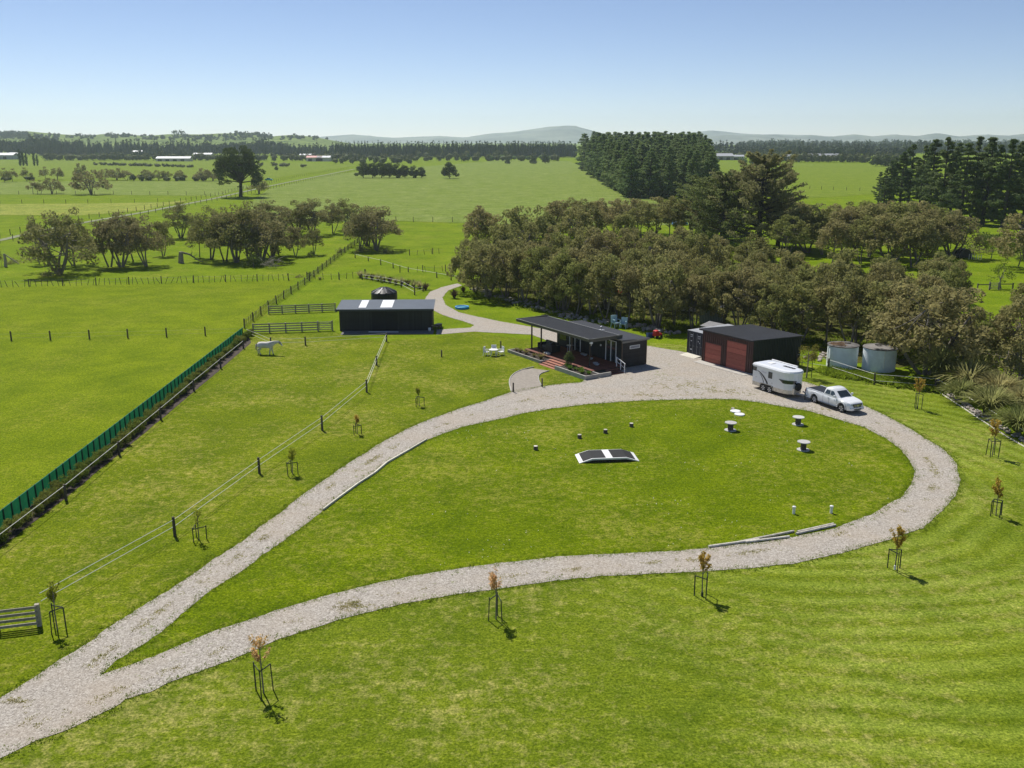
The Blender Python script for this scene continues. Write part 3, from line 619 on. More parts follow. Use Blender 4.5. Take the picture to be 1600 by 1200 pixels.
# walls: main box x -8.3..3.0, y 2.1..5.35 ; boards
wl = MB().box(-8.28, 2.14, .10, 2.98, 5.32, 2.72); obj('wall', wl, m_blackclad, house)
bd = MB().box(0, -.012, 0, 3.2, .012, .148).mesh('weatherboard'); bd.materials.append(m_blackclad)
for i in range(16):                       # end wall weatherboards
    if 11 <= i <= 12: continue
    o = obj('weatherboard', bd, None, house, (2.995, 2.13, .2 + i * .158)); o.rotation_euler = (R(4), 0, R(90))
for i in (11, 12):
    for (y0, L) in ((2.13, .95), (4.43, .9)):
        o = obj('weatherboard', bd, None, house, (2.995, y0, .2 + i * .158)); o.rotation_euler = (R(4), 0, R(90)); o.scale = (L / 3.2, 1, 1)
f = obj('window', MB().box(2.985, 3.1, 1.92, 3.03, 4.42, 2.26), m_white, house); obj('pane', MB().box(3.031, 3.16, 1.97, 3.036, 4.36, 2.21), m_grey, f)
obj('base_skirt', MB().box(-8.2, 2.2, 0, 2.93, 5.26, .12), m_wood_dk, house)
obj('corner_trim', MB().box(2.96, 5.28, .1, 3.05, 5.37, 2.74).box(2.96, 2.06, .1, 3.05, 2.14, 2.74), mat('corner_trim_tan', (.13, .09, .06), .7), house)
vb = MB().box(0, 0, 0, .14, .02, 2.25).mesh('wall_board'); vb.materials.append(m_blackclad)
for i in range(70):                       # long wall behind the deck: vertical boards
    x = -8.2 + i * .16
    if -5.9 < x < -3.9 or .35 < x < 2.1: continue
    obj('wall_board', vb, None, house, (x, 2.118, DZ + .02))
# front doors / windows of the long wall
for (x0, x1, lab) in ((-5.8, -3.9, 'white framed double glass door'), (.45, 2.1, 'sliding glass door with a white frame')):
    d = obj('glass_door', MB().box(x0, 2.09, DZ + .02, x1, 2.13, 2.55), m_glass, house); d['label'] = lab
    fr = MB()
    for xx in (x0, (x0 + x1) / 2, x1): fr.box(xx - .035, 2.03, DZ + .02, xx + .035, 2.088, 2.6)
    fr.box(x0 - .03, 2.03, 2.602, x1 + .03, 2.088, 2.66); obj('frame', fr, m_white, d)
obj('window', MB().box(-7.7, 2.08, 1.2, -6.5, 2.112, 2.4), m_glass, house)
obj('wall_lamp', MB().lathe([(.06, 0), (.09, .04), (.09, .16), (.05, .2)], 10, -.35, 2.02), m_white, house).location.z = 1.75
# main roof
rf = obj('roof', MB().prism([(1.95, 2.90), (1.95, 2.975), (5.55, 2.80), (5.55, 2.72)], 'x', -8.45, 3.15), m_roof2, house)
rb = MB()
for i in range(26): rb.box(-8.3 + i * .45, 2.0, 2.955, -8.26 + i * .45, 5.5, 2.985)
sh = Matrix.Shear('XZ', 4, (0, 0)) if False else None
ribs = MB()
for i in range(26):
    x = -8.3 + i * .45; ribs.prism([(2.0, 2.974), (2.0, 2.995), (5.5, 2.822), (5.5, 2.803)], 'x', x, x + .035)
obj('roof_rib', ribs, m_roof2, rf)['kind'] = 'stuff'
obj('flashing', MB().prism([(1.93, 2.88), (1.93, 2.99), (1.945, 2.99), (1.945, 2.88)], 'x', -8.5, 3.2).box(3.152, 1.95, 2.66, 3.19, 5.6, 2.86).prism([(5.552, 2.68), (5.552, 2.83), (5.58, 2.83), (5.58, 2.68)], 'x', -8.45, 3.15), mat('roof_edge', (.20, .19, .17), .5), rf)
vn = obj('flue', MB().lathe([(.06, 2.85), (.06, 3.22), (.15, 3.23), (.15, 3.28), (.02, 3.38)], 12, -2.4, 3.7), m_chrome, rf)
obj('flue_base', MB().box(-2.75, 3.4, 2.86, -2.1, 3.95, 2.94), m_grey, rf)
# verandah roof
vr = obj('verandah_roof', MB().prism([(-1.45, 3.30), (-1.45, 3.36), (2.62, 3.18), (2.62, 3.12)], 'x', -10.85, 2.2), m_roof, house)
ribs = MB()
for i in range(43):
    x = -10.8 + i * .303; ribs.prism([(-1.4, 3.36), (-1.4, 3.385), (2.6, 3.207), (2.6, 3.182)], 'x', x, x + .03)
obj('roof_rib', ribs, m_roof, vr)['kind'] = 'stuff'
fa = MB().box(-10.9, -1.56, 3.05, 2.25, -1.452, 3.345).box(2.202, -1.452, 3.0, 2.3, 2.7, 3.335).box(-10.96, -1.452, 3.0, -10.852, 2.7, 3.335)
obj('fascia', fa, m_fascia, vr)
obj('gutter_edge', MB().box(-10.92, -1.60, 3.33, 2.3, -1.562, 3.365).box(-10.9, 2.64, 3.16, 2.25, 2.70, 3.23), mat('pale_gutter_edge', (.42, .41, .37), .5), vr)
obj('soffit', MB().box(-10.8, -1.4, 3.05, 2.18, 2.06, 3.10), m_white, vr)
bm_ = MB()
for x in (-8.2, -6.4, -.9, 2.1): obj('post', MB().box(x - .06, -1.36, DZ - .4, x + .06, -1.24, 3.05), m_post, house)
obj('downpipe', MB().tube([(2.12, -1.18, 3.05), (2.12, -1.16, 2.6)], .04, 8), m_white, house)
obj('bracket', MB().box(2.18, -1.42, 2.86, 2.42, -1.2, 3.05), m_white, house)
# deck: boards as parts
db = MB().box(0, 0, -.03, 11.9, .136, 0).mesh('deck_board'); db.materials.append(m_deck)
for i in range(29): obj('deck_board', db, None, house, (-8.4, -2.15 + i * .1465, DZ))
obj('deck_frame', MB().box(-8.38, -2.1, .04, 3.46, 2.06, DZ - .035), m_post, house)
# front steps and side steps
for i in range(4):
    z = DZ - .09 - i * .105; y = -2.2 - .42 * (i + 1)
    st = MB().box(-3.2, y, z - .05, -.5, y + .44, z); obj('step', st, m_step, house)
obj('step_carcass', MB().box(-3.15, -2.5, 0, -.55, -2.16, .33).box(-3.15, -2.95, 0, -.55, -2.505, .21).box(-3.15, -3.35, 0, -.55, -2.955, .1), m_post, house)
for i in range(3):
    z = DZ - .11 - i * .12; x = 3.52 + .36 * i
    obj('step', MB().box(x, -.5, z - .05, x + .38, 1.1, z), m_deck, house)
hr = thing('stair_railing', 'white metal railing beside the side steps of the deck', 'railing', (HO.x, HO.y, 0), HA)
rl = MB()
for (x, z0, z1) in ((3.35, .45, 1.4), (4.0, .2, 1.15), (4.6, 0, .95)): obj('railing_post', MB().box(x - .03, 1.12, z0, x + .03, 1.18, z1), m_white, hr)
obj('handrail', MB().bar((3.25, 1.15, 1.42), (4.68, 1.15, .96), .07, .05), m_white, hr); obj('midrail', MB().bar((3.35, 1.15, .98), (4.6, 1.15, .52), .035), m_white, hr)
# planters
def planter(lab, x0, x1, y0, y1, h):
    T = thing('garden_bed', lab, 'garden bed', (HO.x, HO.y, 0), HA); w_ = .14
    obj('bed_wall', MB().box(x0, y0, 0, x1, y0 + w_, h), m_conc, T); obj('bed_wall', MB().box(x1 - w_, y0 + w_ + .002, 0, x1, y1, h), m_conc, T)
    if lab.startswith('left'): obj('bed_wall', MB().box(x0, y0 + w_ + .002, 0, x0 + w_, y1, h), m_conc, T)
    obj('soil', MB().box(x0 + .15, y0 + .145, 0, x1 - .15, y1, h - .06), m_soil, T); return T
planter('long pale walled garden bed in front of the deck, right of the red steps', -.35, 4.75, -3.85, -2.2, .42)
planter('left garden bed with tufty grasses beside the red steps', -9.6, -3.3, -3.55, -2.2, .32)
planter('small bed end beside the side steps of the deck', 3.55, 4.72, -2.1, -.62, .40)
def tuft(name, r, h, n, m, wd=.035, droop=.6, z0=0, seg=3, parts=False):
    V = []; F = []
    for i in range(n):
        a = random.random() * 6.283; L = h * random.uniform(.7, 1.15); sp = r * random.uniform(.25, 1.1)
        px, py = math.cos(a), math.sin(a); o = len(V); q0 = random.uniform(0, .12) * r
        for s in range(seg + 1):
            q = s / seg; rr = q0 + sp * q ** 1.3; z = L * (q - droop * max(0, sp / r) * q ** 2.6 * .55); ww = wd * (1 - q * .85)
            V += [(px * rr - py * ww, py * rr + px * ww, z + z0), (px * rr + py * ww, py * rr - px * ww, z + z0)]
        F += [(o + 2 * s, o + 2 * s + 1, o + 2 * s + 3, o + 2 * s + 2) for s in range(seg)]
    me = bpy.data.meshes.new(name); me.from_pydata(V, [], F); me.update(); me.materials.append(m); return me
m_tuft = leaf_mat('straw_grass', (.30, .25, .10), (.22, .22, .07), .4, .3, 3)
m_bedplant = leaf_mat('bed_plants', (.10, .20, .03), (.16, .24, .04), .4, .35, 3)
m_flax = leaf_mat('flax_blades', (.26, .29, .09), (.42, .38, .17), .5, .5, 3)
m_flaxd = leaf_mat('dark_flax', (.06, .035, .030), (.10, .07, .04), .3, .3, 1.5)
ga = [tuft('tuft_form', .42, .55, 90, m_tuft), tuft('plant_form', .35, .45, 70, m_bedplant, .05)]
def hp(x, y, z=0): return Matrix.Translation((HO.x, HO.y, 0)) @ Matrix.Rotation(HA, 4, 'Z') @ Vector((x, y, z))
for i, (x, s) in enumerate(((-8.8, .8), (-8.0, 1.0), (-6.9, 1.1), (-5.4, .9), (-4.1, 1.5))):
    o = obj('grass_tuft', ga[0], None, None, hp(x, -2.9, .24)); o.scale = (s, s, s); tag(o, ['reddish small tuft at the left tip of the left garden bed', 'straw tuft second from the left end of the left bed', 'straw tuft in the middle of the left bed', 'small straw tuft right of the middle of the left bed', 'largest straw tuft, beside the red front steps'][i], 'ornamental grass', 'straw tufts in the left bed')
for i in range(12):
    x = .1 + i * .38; o = obj('bed_plant', ga[1], None, None, hp(x, -3.0 + random.uniform(-.4, .3), .32)); s = random.uniform(.7, 1.3); o.scale = (s, s, s)
    tag(o, 'leafy green plant in the pale walled bed in front of the deck', 'plant', 'leafy plants in the front bed')
b = quadmesh('crown', leaves([(0, 0, .5), (.2, .1, .8), (-.2, 0, .9), (0, .1, 1.2)], [.4] * 4, 300, .06)); o = obj('bed_shrub', b, lf_dark, None, hp(.3, -2.5, .3)); tag(o, 'dark upright shrub against the deck at the left end of the front bed', 'shrub')
# deck furniture
def chairset():
    T = thing('covered_couch', 'dark covered couch on the left half of the deck', 'couch', hp(-6.4, -.4, DZ), HA)
    obj('seat', MB().box(-1.1, -.5, .05, 1.1, .45, .5), m_black, T, bev=.06); obj('backrest', MB().box(-1.1, .46, .05, 1.1, .7, .95), m_black, T, bev=.06)
    for s in (-1, 1): obj('armrest', MB().box(s * 1.2 - .1, -.5, .05, s * 1.2 + .1, .7, .72), m_black, T, bev=.04)
    T = thing('barbecue', 'tall covered dark barbecue beside the second verandah post', 'barbecue', hp(-5.2, -.9, DZ), HA)
    obj('body', MB().box(-.6, -.3, .1, .6, .3, .9), m_black, T, bev=.05); obj('lid', MB().prism([(-.3, .905), (.3, .905), (.25, 1.2), (-.1, 1.25), (-.28, 1.1)], 'x', -.45, .45), m_black, T, bev=.03)
    for i, (x, y, s, lab) in enumerate(((-5.0, -1.6, 1, 'left pale round bowl at the edge of the deck beside the barbecue'), (-4.55, -1.65, .9, 'right pale round bowl at the edge of the deck beside the barbecue'), (-2.6, 1.4, .9, 'pale bowl against the cabin wall, left of a pair'), (-2.1, 1.35, .9, 'pale bowl against the cabin wall, right of a pair'), (-.4, .8, .9, 'single pale round bowl in the middle of the deck'), (1.5, -.1, 1, 'left pale pot near the sliding door'), (2.0, -.3, 1, 'right pale pot near the sliding door'))):
        o = obj('bowl', MB().lathe([(.12 * s, 0), (.24 * s, .1), (.27 * s, .2), (.24 * s, .2), (.1 * s, .12)], 16), mat('pale_ceramic', (.45, .47, .48), .5), None, hp(x, y, DZ + .002), smooth=True); tag(o, lab, 'bowl')
    T = thing('outdoor_table', 'small white table by the left glass door on the deck', 'table', hp(-4.6, 1.2, DZ), HA)
    obj('tabletop', MB().lathe([(.35, .68), (.36, .72)], 18), m_white, T)
    for a in (.8, 2.4, 4, 5.5): obj('leg', MB().bar((.25 * math.cos(a), .25 * math.sin(a), 0), (.2 * math.cos(a), .2 * math.sin(a), .68), .04), m_white, T)
chairset()
# ------------------------------------------------------------------ garage
GO = G(1096, 563.6); GA = R(-57); GM = Matrix.Translation(GO) @ Matrix.Rotation(GA, 4, 'Z')
gar = thing('garage', 'dark metal garage with two red cedar roller doors and dark green side', 'garage', GO, GA)
W_, D_ = 6.95, 7.1; HF, HB = 3.4, 3.05
d1, d2 = (.42, 2.75, 2.1), (3.45, 6.15, 2.85)
obj('wall', MB().box(.0, .1, 0, W_ - .02, D_, HB - .02), m_greenclad, gar)
fw = MB()
for (a, b_, z0) in ((0, d1[0], 0), (d1[0], d1[1], d1[2]), (d1[1], d2[0], 0), (d2[0], d2[1], d2[2]), (d2[1], W_, 0)): fw.box(a + .002, 0, z0, b_ - .002, .08, HF - .03)
obj('front_wall', fw, m_brownclad, gar)
rib = MB()
x = .05
while x < W_:
    z0 = 0
    for a, b_, h_ in (d1, d2):
        if a - .05 < x < b_ + .02: z0 = h_ + .08
    rib.box(x, -.06, z0, x + .09, -.002, HF - .05); x += .29
obj('wall_rib', rib, m_brownclad, gar)['kind'] = 'stuff'
for n_, (a, b_, h_) in enumerate((d1, d2)):
    D = obj('roller_door', MB().box(a + .01, .03, .02, b_ - .01, .075, h_ - .01), m_cedar, gar); D['label'] = ['lower left red cedar door', 'taller right red cedar door'][n_]
    k = 4 if n_ == 0 else 5; ph = (h_ - .08) / k
    for i in range(k): obj('door_panel', MB().box(a + .03, .0, .04 + i * ph, b_ - .03, .028, .04 + (i + 1) * ph - .06), m_cedar, D)
    obj('door_frame', MB().box(a - .07, -.05, 0, a, .0, h_ + .07).box(b_, -.05, 0, b_ + .07, .0, h_ + .07).box(a, -.05, h_, b_, .0, h_ + .07), m_brownclad, D)
sr = MB(); y = .15
while y < D_: sr.box(W_ - .018, y, 0, W_ + .03, y + .05, HB + .25 - (y / D_) * .3); y += .24
obj('side_rib', sr, m_greenclad, gar)['kind'] = 'stuff'
obj('side_gable', MB().prism([(.1, HB - .02), (D_, HB - .02), (D_, HB), (.1, HF - .05)], 'x', W_ - .06, W_ - .02), m_greenclad, gar)
r_ = obj('roof', MB().prism([(-.28, HF + .0), (-.28, HF + .07), (D_ + .15, HB + .07), (D_ + .15, HB)], 'x', -.18, W_ + .18), m_roof, gar)
rb = MB()
for i in range(30): rb.prism([(-.25, HF + .068), (-.25, HF + .09), (D_ + .1, HB + .09), (D_ + .1, HB + .068)], 'x', -.1 + i * .245, -.07 + i * .245)
obj('roof_rib', rb, m_roof, r_)['kind'] = 'stuff'
obj('gutter', MB().box(-.2, -.38, HF - .08, W_ + .2, -.282, HF + .06), mat('gutter_dark', (.04, .035, .035), .5), r_)
ap = MB().box(-.1, -1.15, 0, W_ + .1, -.002, .06); tag(obj('concrete_apron', ap, m_conc, None, GO + Vector((0, 0, 0))), kind='structure').rotation_euler = (0, 0, GA)
# container left of the garage
CO = GM @ Vector((-3.35, 1.05, 0)); con = thing('shipping_container', 'dark navy shipping container with white lock rods beside the garage', 'shipping container', CO, GA)
obj('body', MB().box(.06, .06, .12, 2.38, 6.0, 2.5), m_cont, con); cr = MB()
for i in range(20):
    cr.box(-.0, .2 + i * .29, .2, .058, .34 + i * .29, 2.42); cr.box(2.382, .2 + i * .29, .2, 2.44, .34 + i * .29, 2.42)
obj('corrugation', cr, m_cont, con)['kind'] = 'stuff'
fr = MB()
for x in (0, 2.32): fr.box(x, -.02, 0, x + .12, .055, 2.59)
fr.box(.122, -.02, 2.45, 2.318, .055, 2.585).box(.122, -.02, 0, 2.318, .055, .14); obj('end_frame', fr, m_cont, con)
for s, x0 in ((0, .13), (1, 1.225)):
    d = obj('door', MB().box(x0, -.0, .15, x0 + 1.085, .05, 2.44), m_cont, con)
    for xx in (x0 + .28, x0 + .8): obj('lock_rod', MB().tube([(xx, -.035, .16), (xx, -.035, 2.44)], .013, 6).box(xx - .05, -.05, 1.02, xx + .2, -.03, 1.05), m_grey, d)
    mk = MB()                             # faint stencilled marks, too small to read
    for j, (a, z, l, hh) in enumerate(((.36, 2.15, .34, .1), (.36, 1.98, .3, .06), (.4, 1.5, .2, .1), (.38, .55, .26, .14)) if s == 0 else ((.36, 2.15, .40, .09), (.36, 2.0, .36, .05), (.36, 1.9, .36, .04), (.38, 1.55, .14, .14), (.6, 1.4, .12, .12))): mk.box(x0 + a, -.004, z, x0 + a + l, -.001, z + hh)
    obj('stencil', mk, mat('worn_white_stencil', (.5, .52, .55), .7), d)
obj('roof', MB().box(-.02, -.02, 2.592, 2.46, 6.06, 2.63), m_grey, con)
ra = obj('loading_ramp', MB().prism([(-1.15, 0), (-1.15, .04), (-.02, .16), (-.02, 0)], 'x', .1, 2.3), m_pale, None, CO); ra.rotation_euler = (0, 0, GA); tag(ra, 'pale plywood ramp leading up to the container doors', 'ramp')
s2 = thing('grey_roofed_shed', 'small low shed with a light grey gable roof behind the container', 'shed', GM @ Vector((-8.0, 7.8, 0)), GA)
obj('wall', MB().box(0, 0, 0, 4.0, 2.6, 1.6), m_cont, s2); obj('roof', MB().prism([(-.2, 1.6), (1.3, 1.98), (2.8, 1.6), (2.8, 1.52), (1.3, 1.90), (-.2, 1.52)], 'x', -.2, 4.2), mat('dull_grey_roof', (.17, .17, .175), .6), s2)
s3 = thing('green_garden_shed', 'green timber shed half hidden among the grove trees', 'shed', G(1112, 506), R(-20))
obj('wall', MB().box(-1.4, -1, 0, 1.4, 1, 2.3), mat('pale_green_boards', (.22, .27, .20), .8), s3); obj('roof', MB().prism([(-1.15, 2.3), (0, 2.8), (1.15, 2.3), (1.15, 2.22), (0, 2.72), (-1.15, 2.22)], 'x', -1.6, 1.6), m_grey, s3)
bb = MB()
for i in range(14): bb.box(-1.4 + i * .2, -1.03, .05, -1.37 + i * .2, -1.002, 2.25)
obj('batten', bb, m_wood, s3)['kind'] = 'stuff'
s4 = thing('white_roofed_cabin', 'low building with a white roof deep among the grove trees', 'building', G(1068, 483), R(-25))
obj('wall', MB().box(-2.2, -1.5, 0, 2.2, 1.5, 2.2), m_wood, s4); obj('roof', MB().prism([(-1.8, 2.2), (0, 2.8), (1.8, 2.2), (1.8, 2.1), (0, 2.7), (-1.8, 2.1)], 'x', -2.4, 2.4), m_white, s4)
# ------------------------------------------------------------------ stable shed
SO = G(531, 517.5); st = thing('stable_shed', 'long dark board-clad stable with a blue-grey roof and two skylights', 'shed', SO, R(2))
SW, SD = 11.2, 4.0
obj('wall', MB().box(.02, .1, 0, SW - .02, SD - .1, 2.62), m_blackclad, st)
bd2 = MB().box(0, 0, 0, .19, .03, 2.68).mesh('wall_board'); bd2.materials.append(m_blackclad)
for i in range(56):
    x = i * .2
    if 3.9 < x < 7.1: continue
    obj('wall_board', bd2, None, st, (x + .005, .065 + .012 * (i % 2), 0))
obj('side_wall', MB().prism([(.1, 0), (SD - .1, 0), (SD - .1, 3.0), (.1, 2.66)], 'x', SW - .018, SW + .02), mat('olive_side_boards', (.085, .075, .045), .8, var=.3, scale=2, stretch=(1, 4, .3)), st)
obj('lintel', MB().box(3.9, .02, 2.35, 7.15, .09, 2.68), m_blackclad, st)
for x in (3.95, 5.5): obj('sliding_door', MB().box(x, .03, .03, x + 1.5, .085, 2.34), mat('near_black_door', (.012, .012, .014), .7), st)
r_ = obj('roof', MB().prism([(-.6, 2.72), (-.6, 2.78), (SD + .3, 3.12), (SD + .3, 3.06)], 'x', -.25, SW + .25), mat('blue_grey_roof', (.075, .092, .115), .5, .25, var=.12, scale=.6, bmp=.02), st)
rb = MB()
for i in range(46): rb.prism([(-.58, 2.781), (-.58, 2.80), (SD + .28, 3.139), (SD + .28, 3.12)], 'x', -.2 + i * .25, -.17 + i * .25)
obj('roof_rib', rb, MATS['blue_grey_roof'], r_)['kind'] = 'stuff'
obj('fascia', MB().box(-.27, -.66, 2.55, SW + .27, -.602, 2.785), mat('blue_grey_fascia', (.045, .052, .062), .5), r_)
for x0, x1 in ((2.35, 3.25), (4.95, 6.4)):
    q = lambda y: 2.805 + (y + .6) / (SD + .9) * .34
    obj('skylight', MB().prism([(.1, q(.1)), (.1, q(.1) + .012), (SD - .1, q(SD - .1) + .012), (SD - .1, q(SD - .1))], 'x', x0, x1), m_white, r_)
tag(obj('stable_pad', MB().box(.4, -2.2, 0, SW + .2, .0, .05), m_conc_dk, None, SO), kind='structure').rotation_euler = (0, 0, R(2))
SM = Matrix.Translation(SO) @ Matrix.Rotation(R(2), 4, 'Z')
tag(obj('white_pole', MB().tube([(3.6, -1.0, .1), (7.2, -1.2, .1)], .05, 8), m_white, None, SM @ Vector((0, 0, 0))), 'white pole lying on the slab in front of the stable', 'pole').rotation_euler = (0, 0, R(2))
o = obj('feed_bucket', MB().lathe([(.15, 0), (.19, .38), (.17, .38), (.13, .05)], 16), m_white, None, SM @ Vector((10.9, -.5, .052)), smooth=True); tag(o, 'white bucket at the right corner of the stable', 'bucket')
o = thing('wheelbarrow', 'dark wheelbarrow parked against the right end of the stable', 'wheelbarrow', SM @ Vector((11.9, .7, 0)), R(60))
obj('tray', MB().prism([(-.35, .35), (.35, .35), (.5, .68), (-.5, .68)], 'y', -.28, .28), m_black, o); obj('wheel', MB().lathe([(.2, -.04), (.2, .04)], 14, M=Matrix.Translation((.62, 0, .2)) @ Matrix.Rotation(math.pi / 2, 4, 'X')), m_rubber, o)
for s in (-1, 1): obj('handle', MB().bar((.6, s * .05, .2), (-1.0, s * .28, .62), .04), m_wood, o); obj('leg', MB().bar((-.3, s * .22, .35), (-.35, s * .22, 0), .04), m_black, o)
o = thing('black_water_tank', 'round black plastic water tank behind the stable', 'water tank', G(601, 479), 0)
obj('body', MB().lathe([(1.78, 0), (1.8, .1), (1.8, 1.9), (1.72, 2.05)], 36), m_black, o, smooth=False)
tp = MB().lathe([(1.72, 2.052), (1.0, 2.5), (.35, 2.62), (.3, 2.72), (.01, 2.74)], 36); obj('tank_top', tp, m_black, o)
rb = MB()
for i in range(10):
    a = i * math.pi / 5; rb.bar((1.75 * math.cos(a), 1.75 * math.sin(a), 2.1), (.5 * math.cos(a), .5 * math.sin(a), 2.66), .22, .14)
obj('tank_rib', rb, mat('worn_black_plastic', (.07, .07, .075), .5), o)['kind'] = 'stuff'
# ------------------------------------------------------------------ concrete tanks
for i, (u, v, lab) in enumerate(((1323, 577, 'pale blue-white concrete tank with leaf litter on its roof, nearer the garage'), (1377.5, 581.5, 'pale blue-white concrete tank with a grey roof, right one of the pair'))):
    c = G(u, v); c.y += 1.3; r0 = (1.50, 1.60)[i]; c.x += (-.1, .15)[i]; T = thing('concrete_tank', lab, 'water tank', c, i * 1.3, 'pair of concrete tanks')
    obj('wall', MB().lathe([(r0, -.05), (r0, 2.22)], 40), m_tank, T, smooth=False)
    obj('tank_roof', MB().lathe([(r0 + .07, 2.222), (r0 + .07, 2.30), (r0 - .1, 2.34), (.2, 2.42)], 40), m_tanktop, T)
    obj('inlet_pipe', MB().tube([(-r0 - .06, -.3, 2.2), (-r0 - .07, -.3, .4)], .045, 8), m_white, T)
    obj('hatch', MB().lathe([(.3, 2.40), (.3, 2.50), (.05, 2.53)], 16, .5, .2), m_tanktop, T)
    V = np.concatenate([leaves([(random.uniform(-1.1, 1.1) * r0 * .8, random.uniform(-.6, .6) * r0, 2.40)], [.42], 160, .05, .12, .1) for _ in range(9 if i == 0 else 5)])
    V[:, 2] = np.maximum(V[:, 2], 2.37)
    obj('leaf_litter', quadmesh('leaf_litter', V), leaf_mat('dry_litter%d' % i, (.36, .24, .14) if i == 0 else (.24, .22, .20), (.42, .30, .2) if i == 0 else (.3, .28, .26), .1), T)['kind'] = 'stuff'
# ------------------------------------------------------------------ wheels
def wheel_parts(T, x, y, r, wd, side=1, name='wheel'):
    M = Matrix.Rotation(math.pi / 2, 4, 'X')
    w_ = obj(name, MB().lathe([(r * .66, -wd / 2), (r * .93, -wd / 2), (r, -wd * .32), (r, wd * .32), (r * .93, wd / 2), (r * .66, wd / 2)], 28, M=M, cap=False), m_rubber, T, (x, y, r), smooth=False)
    rim = MB().lathe([(r * .655, -wd * .30), (r * .655, wd * .30)], 24, M=M); a_ = obj('rim', rim, mat('dark_wheel_well', (.03, .03, .032), .6), w_)
    sp = MB()
    yy = -wd * .42 * side
    for k in range(6):
        a = k * math.pi / 3; c, s = math.cos(a), math.sin(a); c2, s2_ = math.cos(a + .5), math.sin(a + .5)
        sp.prism([(r * .12 * c, r * .12 * s), (r * .64 * c, r * .64 * s), (r * .64 * c2, r * .64 * s2_), (r * .12 * c2, r * .12 * s2_)], 'y', yy - .015, yy + .015)
    sp.lathe([(r * .16, yy - .02), (r * .16, yy + .02)], 12, M=M @ Matrix.Rotation(0, 4, 'Z')); obj('spokes', sp, m_alloy, w_)
    rg = MB(); rg.lathe([(r * .60, yy - .012), (r * .66, yy - .012), (r * .66, yy + .012), (r * .60, yy + .012), (r * .60, yy - .012)], 24, M=M); obj('rim_ring', rg, m_alloy, w_, fix=False)
    return w_
# ------------------------------------------------------------------ pickup
TO = G(1272, 630); TR = R(-65)
tk = thing('pickup_truck', 'white double cab pickup truck with a black tonneau cover on the gravel', 'pickup truck', TO, TR)
WB = 3.22; xr, xf = 0.0, WB; Yc = .88
def arch(x):
    z = .34
    for c in (xr, xf):
        d = abs(x - c)
        if d < .50: z = max(z, .38 + math.sqrt(max(0, .50 ** 2 - d * d)) * .98)
    return z
def ztop(x):
    if x < 1.05: return 1.14
    if x < 2.55: return 1.12 - .02 * (x - 1.05)
    return float(np.interp(x, [2.55, 2.8, 3.4, 3.85, 4.05, 4.13], [1.12, 1.13, 1.06, .98, .86, .62]))
def hw(x): return float(np.interp(x, [-1.2, -1.1, -.5, 2.6, 3.5, 3.85, 4.05, 4.13], [.84, .90, .925, .925, .90, .84, .72, .62]))
secs = []
xs = [-1.18] + list(np.arange(-1.1, 4.05, .06)) + [4.08, 4.13]
for x in xs:
    a, b_, z = arch(x), ztop(x), hw(x); cr_ = min(.09, (b_ - a) * .3)
    prof = [(-z * .96, a), (-z, a + (b_ - a) * .25), (-z, a + (b_ - a) * .62), (-z * .975, b_ - cr_), (-z * .90, b_), (0, b_ + (.035 if x > 2.6 else 0)), (z * .90, b_), (z * .975, b_ - cr_), (z, a + (b_ - a) * .62), (z, a + (b_ - a) * .25), (z * .96, a)]
    secs.append([(x, Yc + p[0], p[1]) for p in prof])
body = obj('body', MB().loft(secs), m_carwhite, tk, smooth=True)
em = body.modifiers.new('edge', 'EDGE_SPLIT'); em.split_angle = R(38)
def quadprism(mb, base, top):            # base, top: 4 pts each
    mb.add(list(base) + list(top), [(0, 1, 2, 3), (7, 6, 5, 4), (0, 4, 5, 1), (1, 5, 6, 2), (2, 6, 7, 3), (3, 7, 4, 0)])
    return mb
# cab: x 0.98..2.75 at the belt, roof 1.12..2.1
cab = MB(); rows = []
for (z, x0, x1, hwid) in ((1.10, .93, 2.86, .86), (1.20, .95, 2.72, .85), (1.62, 1.06, 2.14, .74), (1.74, 1.16, 1.98, .69), (1.785, 1.32, 1.82, .60)):
    k = .10; rows.append([(x0, Yc - hwid + k, z), (x0 + k, Yc - hwid, z), (x1 - k * 1.6, Yc - hwid, z), (x1, Yc - hwid + k * 1.8, z), (x1 + .03, Yc, z), (x1, Yc + hwid - k * 1.8, z), (x1 - k * 1.6, Yc + hwid, z), (x0 + k, Yc + hwid, z), (x0, Yc + hwid - k, z)])
cab.loft(rows); cb = obj('cab', cab, m_carwhite, tk, smooth=True); cb.modifiers.new('edge', 'EDGE_SPLIT').split_angle = R(42)
def lerp3(a, b, t): return tuple(a[i] + (b[i] - a[i]) * t for i in range(3))
def win(pts, off, name, par, m=None):
    b = MB(); a = [Vector(p) for p in pts]; n = (a[1] - a[0]).cross(a[2] - a[0]).normalized() * off
    return obj(name, b.add([p + n for p in a] + [p - n for p in a], [tuple(range(len(a))), tuple(range(len(a), 2 * len(a)))[::-1]] + [(i, (i + 1) % len(a), len(a) + (i + 1) % len(a), len(a) + i) for i in range(len(a))]), m or m_glass, par)
def cabside(s, x, z):                     # a point on the cab's side plane
    h_ = np.interp(z, [1.20, 1.62], [.85, .74]); return (x, Yc + s * (h_ + .004), z)
for s in (-1, 1):
    win([cabside(s, 1.16, 1.22), cabside(s, 1.72, 1.22), cabside(s, 1.72, 1.58), cabside(s, 1.28, 1.58)], .006, 'window', tk)
    win([cabside(s, 1.80, 1.22), cabside(s, 2.50, 1.22), cabside(s, 2.10, 1.58), cabside(s, 1.80, 1.58)], .006, 'window', tk)
win([(2.75, Yc - .60, 1.21), (2.75, Yc + .60, 1.21), (2.215, Yc + .52, 1.60), (2.215, Yc - .52, 1.60)], .012, 'windscreen', tk)
